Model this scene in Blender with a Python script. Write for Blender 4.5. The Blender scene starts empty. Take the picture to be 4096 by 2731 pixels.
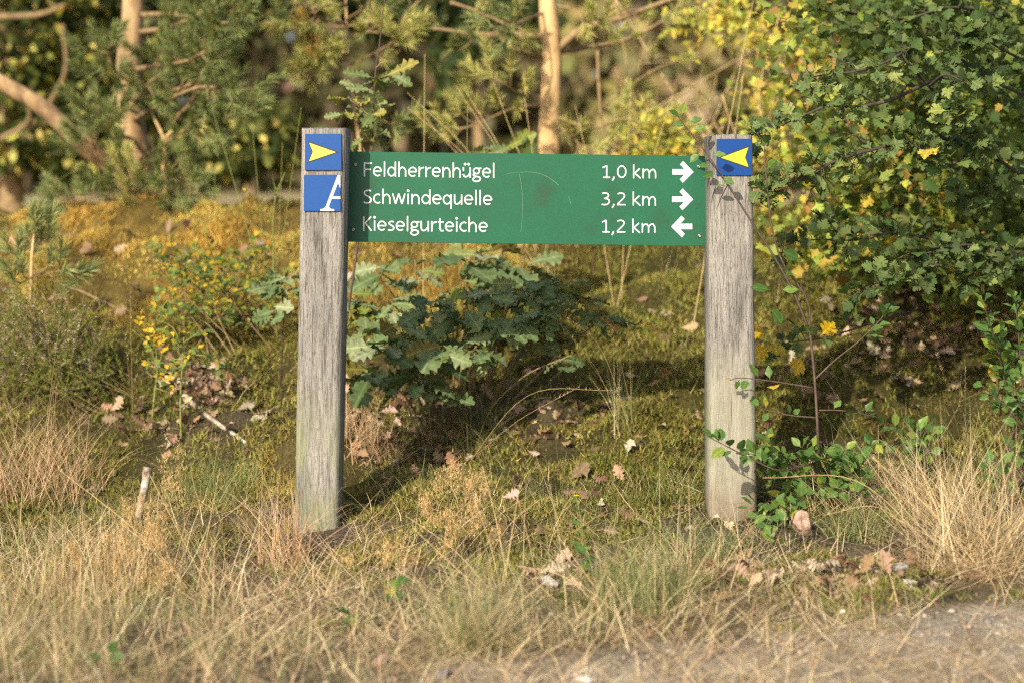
import bpy, bmesh, math, random
import numpy as np
from mathutils import Vector, Matrix

rng = np.random.default_rng(11)
random.seed(11)
SC = bpy.context.scene
COL = SC.collection

# ------------------------------------------------------------------ camera, sky, sun, exposure
F, D, H, YH = 7396.0, 5.0, 0.95, 725.0          # focal length in photo pixels, camera distance, eye height, horizon row
cam_data = bpy.data.cameras.new('camera')
cam = bpy.data.objects.new('camera', cam_data)
COL.objects.link(cam)
cam.location = (0, -D, H)
cam.rotation_euler = (math.radians(90), 0, 0)
cam_data.sensor_width = 36.0
cam_data.lens = 36.0 * F / 4096.0
cam_data.shift_y = -(1365.5 - YH) / 4096.0
cam_data.clip_start = 0.05
cam_data.clip_end = 600
cam_data.dof.use_dof = True
cam_data.dof.focus_distance = D + 0.06
cam_data.dof.aperture_fstop = 2.0
cam_data.dof.aperture_blades = 0
SC.camera = cam

SUN_AZ, SUN_EL = math.radians(27), math.radians(30)
to_sun = Vector((-math.sin(SUN_AZ) * math.cos(SUN_EL), -math.cos(SUN_AZ) * math.cos(SUN_EL), math.sin(SUN_EL)))
world = bpy.data.worlds.new('World')
SC.world = world
world.use_nodes = True
wn = world.node_tree
sky = wn.nodes.new('ShaderNodeTexSky')
sky.sky_type = 'NISHITA'
sky.sun_disc = False
sky.sun_elevation = SUN_EL
sky.sun_rotation = math.atan2(to_sun.x, to_sun.y)
sky.air_density = 1.0
sky.dust_density = 3.0
bg = wn.nodes['Background']
bg.inputs['Strength'].default_value = 0.115
wn.links.new(sky.outputs[0], bg.inputs['Color'])

sd = bpy.data.lights.new('sun', 'SUN')
sd.energy = 4.6
sd.angle = math.radians(0.6)
sd.color = (1.0, 0.86, 0.65)
sun = bpy.data.objects.new('sun', sd)
COL.objects.link(sun)
sun.rotation_euler = to_sun.to_track_quat('Z', 'Y').to_euler()
sun.location = (-4, -6, 8)

SC.view_settings.view_transform = 'Standard'
SC.view_settings.look = 'None'
SC.view_settings.gamma = 1.0
SC.view_settings.exposure = 0.52
SC.view_settings.use_curve_mapping = False
SC.render.engine = 'CYCLES'
SC.cycles.max_bounces = 6
SC.cycles.sample_clamp_indirect = 2.0
SC.cycles.blur_glossy = 1.0
SC.cycles.diffuse_bounces = 4
SC.cycles.transmission_bounces = 4
SC.cycles.transparent_max_bounces = 4
SC.cycles.use_denoising = False
SC.cycles.filter_width = 1.25

# ------------------------------------------------------------------ helpers
def P(px, py, y):
    """world point that the photograph shows at column px, row py, standing y metres behind the sign posts' front"""
    d = (y + D) / F
    return Vector(((px - 2048.0) * d, y, H - (py - YH) * d))

def npP(px, py, y):
    d = (y + D) / F
    return np.stack([(px - 2048.0) * d, y + 0 * d, H - (py - YH) * d], -1)

def hash2(ix, iy, seed):
    n = (ix.astype(np.int64) * 374761393 + iy.astype(np.int64) * 668265263 + seed * 1442695041) & 0x7fffffff
    n = ((n ^ (n >> 13)) * 1274126177) & 0x7fffffff
    return ((n ^ (n >> 16)) & 0xffff) / 65535.0

def vnoise(x, y, seed=0):
    x = np.asarray(x, float); y = np.asarray(y, float)
    ix, iy = np.floor(x), np.floor(y)
    fx, fy = x - ix, y - iy
    fx, fy = fx * fx * (3 - 2 * fx), fy * fy * (3 - 2 * fy)
    a = hash2(ix, iy, seed); b = hash2(ix + 1, iy, seed)
    c = hash2(ix, iy + 1, seed); d = hash2(ix + 1, iy + 1, seed)
    return (a * (1 - fx) + b * fx) * (1 - fy) + (c * (1 - fx) + d * fx) * fy

def fbm(x, y, seed=0, octv=3):
    s, a, t = 0.0, 1.0, 0.0
    for k in range(octv):
        s = s + a * vnoise(x * 2 ** k + 17.3 * k, y * 2 ** k - 9.1 * k, seed + k)
        t += a; a *= 0.5
    return s / t

def sstep(a, b, x):
    t = np.clip((x - a) / (b - a), 0, 1)
    return t * t * (3 - 2 * t)

GY = [-80, -3.6, -1.5, -0.6, 0.0, 0.5, 1.0, 1.6, 2.2, 2.65, 3.4, 5.2, 9, 15, 40, 140]
GZ = [-0.10, -0.06, -0.05, -0.02, 0.00, 0.105, 0.27, 0.51, 0.73, 0.815, 0.78, 0.58, 0.46, 0.50, 0.76, 1.1]
def G(x, y):
    x = np.asarray(x, float); y = np.asarray(y, float)
    z = np.interp(y, GY, GZ)
    near = sstep(-1.4, -0.2, y) * (1 - sstep(9, 14, y))
    z = z + 0.036 * np.clip(x, -3, 3) * near * (1 - 0.9 * sstep(1.5, 3, y))
    z = z + (fbm(x * 1.7, y * 1.7, 3) - 0.5) * 0.10 * sstep(-1.2, 1.0, y) + (fbm(x * 7, y * 7, 9) - 0.5) * (0.018 + 0.03 * sstep(-.5, 1, y))
    z = z + (fbm(x * 3.4, y * 3.4, 29, 3) - 0.5) * 0.23 * sstep(.1, .9, y) * (1 - sstep(6, 9, y))
    z = z + 0.032 * np.exp(-((y - .02) / .3) ** 2) * (1 - sstep(3, 4, np.abs(x)))
    z = z - 0.015 * np.exp(-(((x + .75) / .16) ** 2 + ((y + .05) / .14) ** 2))
    return z

def g1(x, y):
    return float(G(np.array([x]), np.array([y]))[0])

_DD = np.arange(3.0, 12.0, 0.01)
def ground_at(px, py):
    """first point of the ground seen at that pixel"""
    x, z = (px - 2048) * _DD / F, H - (py - YH) * _DD / F
    hit = np.nonzero(z <= G(x, _DD - D))[0]
    if len(hit):
        d = _DD[hit[0]]; xx = (px - 2048) * d / F
        return Vector((xx, d - D, g1(xx, d - D)))
    return P(px, py, 5)

# ---- mesh making
def mesh_np(name, verts, faces, cols=None, smooth=False, uvt=None):
    """verts (N,3); faces: list of int arrays (M,k)"""
    me = bpy.data.meshes.new(name)
    verts = np.asarray(verts, np.float32)
    me.vertices.add(len(verts))
    me.vertices.foreach_set('co', verts.ravel())
    faces = [np.asarray(f, np.int32) for f in faces if len(f)]
    nl = sum(f.size for f in faces); nf = sum(len(f) for f in faces)
    me.loops.add(nl)
    me.loops.foreach_set('vertex_index', np.concatenate([f.ravel() for f in faces]))
    me.polygons.add(nf)
    cnt = np.concatenate([np.full(len(f), f.shape[1]) for f in faces])
    st = np.concatenate([[0], np.cumsum(cnt)[:-1]]).astype(np.int32)
    me.polygons.foreach_set('loop_start', st)
    if smooth:
        me.polygons.foreach_set('use_smooth', np.ones(nf, bool))
    if cols is not None:
        a = me.color_attributes.new('Col', 'FLOAT_COLOR', 'POINT')
        c = np.ones((len(verts), 4), np.float32); c[:, :3] = cols
        a.data.foreach_set('color', c.ravel())
    me.update(calc_edges=True)
    return me

class MB:
    """collects vertices and faces of one mesh"""
    def __init__(s):
        s.v, s.q, s.t, s.c, s.n = [], [], [], [], 0
    def add(s, v, quads=None, tris=None, col=None):
        v = np.asarray(v, float).reshape(-1, 3)
        if quads is not None and len(quads): s.q.append(np.asarray(quads, np.int64).reshape(-1, 4) + s.n)
        if tris is not None and len(tris): s.t.append(np.asarray(tris, np.int64).reshape(-1, 3) + s.n)
        s.v.append(v); s.n += len(v)
        if col is not None:
            col = np.asarray(col, float)
            s.c.append(np.broadcast_to(col, (len(v), 3)) if col.ndim == 1 else col)
    def tube(s, pts, rad, sides=6, col=None, cap=True, jit=0.0):
        pts = [Vector(p) for p in pts]; n = len(pts)
        if not hasattr(rad, '__len__'): rad = [rad] * n
        if len(rad) == 2 and n != 2: rad = [rad[0] + (rad[1] - rad[0]) * i / (n - 1) for i in range(n)]
        vs = []; ref = None
        for i in range(n):
            t = (pts[min(i + 1, n - 1)] - pts[max(i - 1, 0)]).normalized()
            if ref is None: ref = t.orthogonal().normalized()
            u = (ref - t * ref.dot(t)).normalized(); ref = u; w = t.cross(u)
            for k in range(sides):
                a = 2 * math.pi * k / sides
                r = rad[i] * (1 + jit * random.uniform(-1, 1))
                vs.append(pts[i] + (u * math.cos(a) + w * math.sin(a)) * r)
        q = [(i * sides + k, i * sides + (k + 1) % sides, (i + 1) * sides + (k + 1) % sides, (i + 1) * sides + k)
             for i in range(n - 1) for k in range(sides)]
        t3 = []
        if cap:
            for b, flip in ((0, True), ((n - 1) * sides, False)):
                for k in range(1, sides - 1):
                    t3.append((b, b + k + 1, b + k) if flip else (b, b + k, b + k + 1))
        s.add([tuple(v) for v in vs], q, t3, col)
    def mesh(s, name, origin=(0, 0, 0), smooth=False):
        v = np.concatenate(s.v) - np.asarray(origin, float)
        f = []
        if s.q: f.append(np.concatenate(s.q))
        if s.t: f.append(np.concatenate(s.t))
        return mesh_np(name, v, f, np.concatenate(s.c) if s.c else None, smooth)

def org(o):
    v = Vector((0, 0, 0))
    while o is not None:
        v += o.location; o = o.parent
    return v

def tag(o, label=None, cat=None, group=None, kind=None):
    if label: o['label'] = label
    if cat: o['category'] = cat
    if group: o['group'] = group
    if kind: o['kind'] = kind
    return o

def thing(name, label, cat, loc, group=None):
    o = bpy.data.objects.new(name, None)
    o.empty_display_size = 0.05
    COL.objects.link(o); o.location = loc
    return tag(o, label, cat, group)

def link(name, me, mat, parent=None, loc=None):
    o = bpy.data.objects.new(name, me); COL.objects.link(o)
    if mat is not None and len(me.materials) == 0: me.materials.append(mat)
    if parent is not None: o.parent = parent
    if loc is not None: o.location = loc
    return o

def build(mb, name, mat, parent=None, loc=None, smooth=False):
    """mesh given in world coordinates -> object under parent (or standing at loc)"""
    o0 = org(parent) if parent is not None else Vector(loc or (0, 0, 0))
    return link(name, mb.mesh(name, o0, smooth), mat, parent, None if parent is not None else loc)

# ---- vectorised blades and leaves
def blades(mb, base, az, lean, bend, L, W, col, segs=3, tip=0.12, side=None):
    N = len(base)
    if N == 0: return
    hx, hy = np.cos(az), np.sin(az)
    ph = rng.uniform(0, 2 * np.pi, N) if side is None else side
    s = np.stack([np.cos(ph), np.sin(ph), np.zeros(N)], -1)
    p = np.array(base, float); rows = []
    for i in range(segs + 1):
        t = i / segs
        w = (W * (1 - t * (1 - tip)) * 0.5)[:, None]
        rows.append(np.stack([p - s * w, p + s * w], 1))
        th = lean + bend * (i + .5) / segs
        st = (L / segs)
        p = p + np.stack([hx * np.sin(th) * st, hy * np.sin(th) * st, np.cos(th) * st], -1)
    v = np.concatenate(rows, 1)                         # N, 2(segs+1), 3
    k = 2 * (segs + 1)
    q = np.array([[2 * i, 2 * i + 1, 2 * i + 3, 2 * i + 2] for i in range(segs)])
    f = (np.arange(N)[:, None, None] * k + q[None]).reshape(-1, 4)
    mb.add(v.reshape(-1, 3), f, None, np.repeat(col, k, 0))

def pick(pal, n, var=0.15):
    pal = np.asarray(pal, float)
    c = pal[rng.integers(0, len(pal), n)]
    return np.clip(c * (1 + rng.normal(0, var, (n, 1))) * (1 + rng.normal(0, var * .3, (n, 3))), 0.005, .9)

def template(rows, fold=0.25, curl=0.0, twist=0.0, wave=0.0):
    """rows (t, halfwidth, forward shift). leaf along +Y, length 1, face +Z"""
    vs, q, t3 = [], [], []
    for i, (t, w, sh) in enumerate(rows):
        zc = -curl * t * t
        wv = wave * math.sin(i * 2.1)
        vs += [(0, t, zc), (-w, t + sh, zc + fold * w + wv * w), (w, t + sh, zc + fold * w - wv * w + twist * w * t)]
    for i in range(len(rows) - 1):
        a, b = 3 * i, 3 * i + 3
        q += [(a, b, b + 1, a + 1), (a, a + 2, b + 2, b)]
    return np.array(vs, float), np.array(q)

R_OAK = [(0, .012, 0), (.13, .03, 0), (.19, .12, .01), (.25, .13, .01), (.29, .075, 0), (.34, .19, .02), (.39, .23, .02), (.44, .20, .01), (.485, .10, 0), (.54, .27, .03), (.60, .32, .03), (.66, .27, .01), (.70, .13, 0), (.75, .25, .03), (.81, .27, .03), (.86, .20, .01), (.89, .11, 0), (.93, .13, .01), (.98, .08, .01), (1, .015, 0)]
R_HAW = [(0, .012, 0), (.18, .02, 0), (.3, .09, .0), (.36, .36, .10), (.42, .34, .18), (.48, .13, .02), (.54, .38, .16), (.62, .33, .22), (.68, .11, .03), (.76, .24, .12), (.84, .1, .04), (.94, .1, .03), (1, .01, 0)]
R_OVA = [(0, .01, 0), (.12, .02, 0), (.22, .13, .0), (.35, .24, .01), (.5, .28, .01), (.65, .25, .01), (.8, .17, .01), (.92, .08, .01), (1, .005, 0)]
R_ROUND = [(0, .02, 0), (.1, .2, 0), (.3, .36, 0), (.55, .4, 0), (.8, .27, 0), (1, .02, 0)]

def frame(d, n):
    d = d / np.linalg.norm(d, axis=-1, keepdims=True)
    x = np.cross(d, n); x = x / (np.linalg.norm(x, axis=-1, keepdims=True) + 1e-9)
    z = np.cross(x, d)
    return np.stack([x, d, z], -1)                     # columns x,y,z

def leaf_mass(mb, tpl, pos, d, n, size, col):
    R = frame(np.asarray(d, float), np.asarray(n, float))
    v = np.einsum('nij,vj->nvi', R, tpl[0]) * np.asarray(size)[:, None, None] + np.asarray(pos)[:, None, :]
    k = len(tpl[0])
    f = (np.arange(len(pos))[:, None, None] * k + tpl[1][None]).reshape(-1, 4)
    mb.add(v.reshape(-1, 3), f, None, np.repeat(col, k, 0))

def leaf_objects(parent, name, meshes, pos, d, n, size):
    o0 = org(parent)
    R = frame(np.asarray(d, float), np.asarray(n, float))
    for i in range(len(pos)):
        o = bpy.data.objects.new(name, meshes[i % len(meshes)])
        m = Matrix([[R[i, r, c] * size[i] for c in range(3)] + [pos[i][r] - o0[r]] for r in range(3)] + [[0, 0, 0, 1]])
        o.parent = parent
        o.matrix_basis = m
        COL.objects.link(o)

def unit(v):
    v = np.asarray(v, float)
    return v / (np.linalg.norm(v, axis=-1, keepdims=True) + 1e-9)

def bez(pts, n):
    """smooth polyline (Catmull-Rom) through pts"""
    pts = [Vector(p) for p in pts]
    if len(pts) == 2: return [pts[0].lerp(pts[1], i / n) for i in range(n + 1)]
    ex = [pts[0] * 2 - pts[1]] + pts + [pts[-1] * 2 - pts[-2]]
    out = []; m = len(pts) - 1
    for i in range(n + 1):
        u = i / n * m; k = min(int(u), m - 1); t = u - k
        a, b, c, d = ex[k:k + 4]
        out.append(.5 * ((2 * b) + (c - a) * t + (2 * a - 5 * b + 4 * c - d) * t * t + (3 * b - a - 3 * c + d) * t ** 3))
    return out

# ------------------------------------------------------------------ materials
def new_mat(name):
    m = bpy.data.materials.new(name); m.use_nodes = True
    nt = m.node_tree
    b = nt.nodes['Principled BSDF']
    return m, nt, b

def foliage_mat(name, rough=0.5, trans=0.35, ramp=None, attr=True, spec=0.4, tmul=(1.25, 1.15, .5)):
    m, nt, b = new_mat(name)
    N, Lk = nt.nodes, nt.links
    if attr:
        a = N.new('ShaderNodeVertexColor'); a.layer_name = 'Col'; c = a.outputs['Color']
    else:
        oi = N.new('ShaderNodeObjectInfo')
        r = N.new('ShaderNodeValToRGB'); el = r.color_ramp.elements
        el[0].position = 0; el[0].color = (*ramp[0][1], 1); el[1].position = ramp[-1][0]; el[1].color = (*ramp[-1][1], 1)
        for p, cc in ramp[1:-1]:
            e = el.new(p); e.color = (*cc, 1)
        Lk.new(oi.outputs['Random'], r.inputs['Fac']); c = r.outputs['Color']
        tc = N.new('ShaderNodeTexCoord'); nz = N.new('ShaderNodeTexNoise'); nz.inputs['Scale'].default_value = 5
        nz.inputs['Detail'].default_value = 4
        Lk.new(tc.outputs['Object'], nz.inputs['Vector'])
        sx = N.new('ShaderNodeSeparateXYZ'); Lk.new(tc.outputs['Object'], sx.inputs[0])
        ab = N.new('ShaderNodeMath'); ab.operation = 'ABSOLUTE'; Lk.new(sx.outputs['X'], ab.inputs[0])
        mr = N.new('ShaderNodeMapRange'); mr.inputs[1].default_value = 0.0; mr.inputs[2].default_value = 0.035
        mr.inputs[3].default_value = 1.5; mr.inputs[4].default_value = 1.0; Lk.new(ab.outputs[0], mr.inputs[0])
        m2 = N.new('ShaderNodeMapRange'); m2.inputs[1].default_value = .3; m2.inputs[2].default_value = .7
        m2.inputs[3].default_value = .72; m2.inputs[4].default_value = 1.3; Lk.new(nz.outputs[0], m2.inputs[0])
        mm = N.new('ShaderNodeMath'); mm.operation = 'MULTIPLY'; Lk.new(mr.outputs[0], mm.inputs[0]); Lk.new(m2.outputs[0], mm.inputs[1])
        vm = N.new('ShaderNodeVectorMath'); vm.operation = 'SCALE'; Lk.new(c, vm.inputs[0]); Lk.new(mm.outputs[0], vm.inputs['Scale'])
        c = vm.outputs[0]
    Lk.new(c, b.inputs['Base Color'])
    b.inputs['Roughness'].default_value = rough
    b.inputs['Specular IOR Level'].default_value = spec
    tr = N.new('ShaderNodeBsdfTranslucent')
    mu = N.new('ShaderNodeVectorMath'); mu.operation = 'MULTIPLY'; mu.inputs[1].default_value = tmul
    Lk.new(c, mu.inputs[0]); Lk.new(mu.outputs[0], tr.inputs['Color'])
    mx = N.new('ShaderNodeMixShader'); mx.inputs[0].default_value = trans
    Lk.new(b.outputs[0], mx.inputs[1]); Lk.new(tr.outputs[0], mx.inputs[2])
    Lk.new(mx.outputs[0], N['Material Output'].inputs['Surface'])
    return m

def noise_mat(name, stops, scale=(1, 1, 1), nscale=8, rough=.8, bump=.3, dist=.004, detail=6, spec=.3, rand=False):
    m, nt, b = new_mat(name)
    N, Lk = nt.nodes, nt.links
    tc = N.new('ShaderNodeTexCoord'); mp = N.new('ShaderNodeMapping'); mp.inputs['Scale'].default_value = scale
    Lk.new(tc.outputs['Object'], mp.inputs[0])
    nz = N.new('ShaderNodeTexNoise'); nz.inputs['Scale'].default_value = nscale; nz.inputs['Detail'].default_value = detail
    nz.inputs['Roughness'].default_value = .65
    Lk.new(mp.outputs[0], nz.inputs['Vector'])
    r = N.new('ShaderNodeValToRGB'); el = r.color_ramp.elements
    el[0].position = stops[0][0]; el[0].color = (*stops[0][1], 1); el[1].position = stops[-1][0]; el[1].color = (*stops[-1][1], 1)
    for p, cc in stops[1:-1]:
        e = el.new(p); e.color = (*cc, 1)
    Lk.new(nz.outputs[0], r.inputs[0]); Lk.new(r.outputs[0], b.inputs['Base Color'])
    b.inputs['Roughness'].default_value = rough; b.inputs['Specular IOR Level'].default_value = spec
    bp = N.new('ShaderNodeBump'); bp.inputs['Strength'].default_value = bump; bp.inputs['Distance'].default_value = dist
    Lk.new(nz.outputs[0], bp.inputs['Height']); Lk.new(bp.outputs[0], b.inputs['Normal'])
    return m

def plain(name, c, rough=.5, metal=0, spec=.5):
    m, nt, b = new_mat(name)
    b.inputs['Base Color'].default_value = (*c, 1); b.inputs['Roughness'].default_value = rough
    b.inputs['Metallic'].default_value = metal; b.inputs['Specular IOR Level'].default_value = spec
    return m

M_GRASS = foliage_mat('grass_blades', .6, .3, spec=.12, tmul=(1.1, 1.05, .8))
M_MOSS = foliage_mat('moss_shoots', .8, .35, spec=.04, tmul=(1.0, 1.0, .8))
M_LEAF = foliage_mat('leaf_mass', .5, .4, spec=.18)
M_NEEDLE = foliage_mat('pine_needles', .5, .25, spec=.2, tmul=(1.1, 1.1, .6))
M_FAR = foliage_mat('far_leaves', .9, .3, spec=.0)
M_OAK = foliage_mat('oak_leaf', .5, .25, attr=False, spec=.18, ramp=[(0, (.10, .155, .065)), (.3, (.145, .21, .092)), (.6, (.18, .235, .105)), (.78, (.28, .32, .19)), (.9, (.15, .19, .04)), (1, (.30, .20, .07))])
M_OAKS = foliage_mat('oak_sapling_leaf', .45, .32, attr=False, spec=.3, ramp=[(0, (.12, .17, .06)), (.4, (.2, .25, .10)), (.7, (.26, .30, .16)), (.88, (.2, .25, .05)), (1, (.30, .26, .08))])
M_HAW = foliage_mat('hawthorn_leaf', .45, .34, attr=False, spec=.25, ramp=[(0, (.08, .125, .045)), (.4, (.12, .18, .065)), (.75, (.18, .245, .095)), (.95, (.28, .32, .08)), (1, (.5, .40, .07))])
M_BLK = foliage_mat('blackthorn_leaf', .42, .33, attr=False, spec=.35, ramp=[(0, (.06, .13, .03)), (.5, (.10, .19, .05)), (.85, (.17, .27, .06)), (.96, (.2, .26, .04)), (1, (.5, .35, .05))])
M_ROSE = foliage_mat('rose_leaf', .45, .35, attr=False, spec=.4, ramp=[(0, (.08, .14, .04)), (.5, (.14, .21, .05)), (.8, (.24, .28, .05)), (.9, (.5, .38, .03)), (1, (.6, .42, .03))])
M_YEL = foliage_mat('yellow_leaf', .45, .4, attr=False, spec=.35, ramp=[(0, (.5, .34, .02)), (.5, (.65, .46, .03)), (1, (.55, .42, .06))])
M_DRYLEAF = foliage_mat('dry_leaf', .65, .15, attr=False, spec=.25, ramp=[(0, (.14, .10, .055)), (.4, (.23, .175, .105)), (.75, (.32, .265, .18)), (1, (.42, .38, .30))], tmul=(1.1, 1, .8))
M_LITTER = foliage_mat('leaf_litter', .65, .15, spec=.25, tmul=(1.1, 1, .8))
M_BARKDULL = noise_mat('dull_pine_bark', [(.3, (.10, .065, .04)), (.5, (.32, .215, .115)), (.7, (.54, .39, .22))], (1, 1, .4), 15, .9, .8, .012)
M_BARKPINE = noise_mat('sunlit_pine_bark', [(.3, (.17, .10, .05)), (.46, (.50, .34, .165)), (.68, (.72, .53, .28))], (1, 1, .35), 15, .85, .8, .012)  # brighter than the dull bark: the trunk's sunlight is put into the colour
M_TWIG = noise_mat('twig_bark', [(.3, (.14, .09, .05)), (.6, (.32, .23, .12)), (.75, (.40, .31, .17))], (1, 1, 1), 30, .8, .4, .003)
M_DARKTWIG = noise_mat('dark_bark', [(.3, (.035, .028, .022)), (.6, (.085, .07, .06)), (.8, (.22, .21, .19))], (1, 1, 1), 35, .8, .5, .003)
M_REDTWIG = noise_mat('blackthorn_bark', [(.3, (.05, .033, .028)), (.6, (.105, .072, .06)), (.8, (.19, .15, .135))], (1, 1, 1), 40, .6, .3, .002)
M_GREENSTEM = noise_mat('green_stem', [(.3, (.12, .15, .04)), (.7, (.26, .28, .08))], (1, 1, 1), 30, .55, .2, .001)
M_STRAW = noise_mat('straw_stem', [(.3, (.40, .29, .13)), (.7, (.58, .46, .25))], (1, 1, 1), 30, .6, .2, .001)
M_LICHEN = noise_mat('lichen_stick', [(.35, (.14, .10, .07)), (.5, (.32, .27, .22)), (.65, (.55, .56, .5))], (1, 1, 1), 45, .85, .5, .003)

# ------------------------------------------------------------------ ground
def axis(fine0, fine1, step, far0, far1):
    a = list(np.arange(fine0, fine1, step)); s = step; x = fine1
    while x < far1:
        a.append(x); s *= 1.35; x += s
    a.append(far1); s = step; x = fine0 - step
    while x > far0:
        a.insert(0, x); s *= 1.35; x -= s
    a.insert(0, far0)
    return np.array(a)
gx = axis(-2.9, 2.9, .022, -130, 130); gy = axis(-1.9, 5.2, .022, -80, 140)
XX, YY = np.meshgrid(gx, gy)
ZZ = G(XX, YY)
# recess of the bare soil and little clods
ZZ = ZZ + (fbm(XX * 30, YY * 30, 40, 2) - .5) * .012 * (np.abs(XX) < 3) * (YY < 5) * (YY > -2)

def path_mask(x, y):
    return 1 - sstep(-.16, .10, y - (-1.16 + .36 * x) + (fbm(x * 3, y * 3, 21) - .5) * .45)
def soil_mask(x, y):
    m = np.exp(-(((x + .74) / .26) ** 2 + ((y + .12) / .2) ** 2)) * 1.6
    m = m + np.exp(-(((x - .58) / .24) ** 2 + ((y + .06) / .17) ** 2)) * 1.6 + np.exp(-(((x + .5) / .09) ** 2 + ((y + .1) / .12) ** 2)) * 1.2
    m = m + np.exp(-(((x - .95) / .5) ** 2 + ((y + .3) / .16) ** 2)) * .9
    m = m + np.exp(-(((x + .12) / .3) ** 2 + ((y - .85) / .22) ** 2)) * 1.2
    m = m + np.exp(-(((x + .85) / .22) ** 2 + ((y - .8) / .3) ** 2)) * .75
    return np.clip(m * (.4 + 1.2 * fbm(x * 6, y * 6, 33)), 0, 1)
def gold_mask(x, y):  # dried moss zone whose colour also carries the back bank's sunlight
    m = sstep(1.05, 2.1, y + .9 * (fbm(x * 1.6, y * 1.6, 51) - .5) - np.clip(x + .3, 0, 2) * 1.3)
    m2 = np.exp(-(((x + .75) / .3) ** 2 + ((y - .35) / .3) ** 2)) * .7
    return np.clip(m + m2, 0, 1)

def mix(a, b, t):
    return a * (1 - t[..., None]) + b * t[..., None]
n1 = fbm(XX * 2.3, YY * 2.3, 60); n2 = fbm(XX * 13, YY * 13, 61)
mossc = mix(np.array([.032, .032, .010]), np.array([.065, .058, .02]), np.clip(n2 * 1.6 - .3, 0, 1))
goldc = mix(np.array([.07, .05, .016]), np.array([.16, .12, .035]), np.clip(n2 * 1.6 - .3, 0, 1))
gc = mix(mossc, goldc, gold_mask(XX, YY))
thatch = mix(np.array([.06, .05, .032]), np.array([.17, .135, .09]), np.clip(n2 * 1.5 - .2, 0, 1))
gc = mix(gc, thatch, 1 - sstep(-.5, .25, YY + (n1 - .5) * .9))
soilc = mix(np.array([.045, .036, .03]), np.array([.11, .088, .07]), n2)
gc = mix(gc, soilc, soil_mask(XX, YY))
pathc = mix(np.array([.22, .19, .15]), np.array([.38, .335, .27]), np.clip(n2 * 1.6 - .3, 0, 1))
gc = mix(gc, pathc, path_mask(XX, YY) * (YY > -12))
farc = mix(np.array([.16, .14, .06]), np.array([.48, .40, .25]), np.clip(n1 * 2 - .4, 0, 1))
gc = mix(gc, farc, sstep(5.2, 8, YY))
ny, nx = XX.shape
idx = np.arange(ny * nx).reshape(ny, nx)
qf = np.stack([idx[:-1, :-1], idx[:-1, 1:], idx[1:, 1:], idx[1:, :-1]], -1).reshape(-1, 4)
gm, nt, b = new_mat('ground_soil')
N_, L_ = nt.nodes, nt.links
vc = N_.new('ShaderNodeVertexColor'); vc.layer_name = 'Col'
tc = N_.new('ShaderNodeTexCoord'); nz = N_.new('ShaderNodeTexNoise'); nz.inputs['Scale'].default_value = 120; nz.inputs['Detail'].default_value = 5
L_.new(tc.outputs['Object'], nz.inputs['Vector'])
mr = N_.new('ShaderNodeMapRange'); mr.inputs[1].default_value = .3; mr.inputs[2].default_value = .7; mr.inputs[3].default_value = .55; mr.inputs[4].default_value = 1.4
L_.new(nz.outputs[0], mr.inputs[0])
vm = N_.new('ShaderNodeVectorMath'); vm.operation = 'SCALE'
L_.new(vc.outputs['Color'], vm.inputs[0]); L_.new(mr.outputs[0], vm.inputs['Scale']); L_.new(vm.outputs[0], b.inputs['Base Color'])
bp = N_.new('ShaderNodeBump'); bp.inputs['Strength'].default_value = .8; bp.inputs['Distance'].default_value = .01
L_.new(nz.outputs[0], bp.inputs['Height']); L_.new(bp.outputs[0], b.inputs['Normal'])
b.inputs['Roughness'].default_value = .95; b.inputs['Specular IOR Level'].default_value = .1
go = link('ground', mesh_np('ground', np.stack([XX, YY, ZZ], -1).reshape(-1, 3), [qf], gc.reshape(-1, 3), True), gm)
go['kind'] = 'structure'

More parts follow.
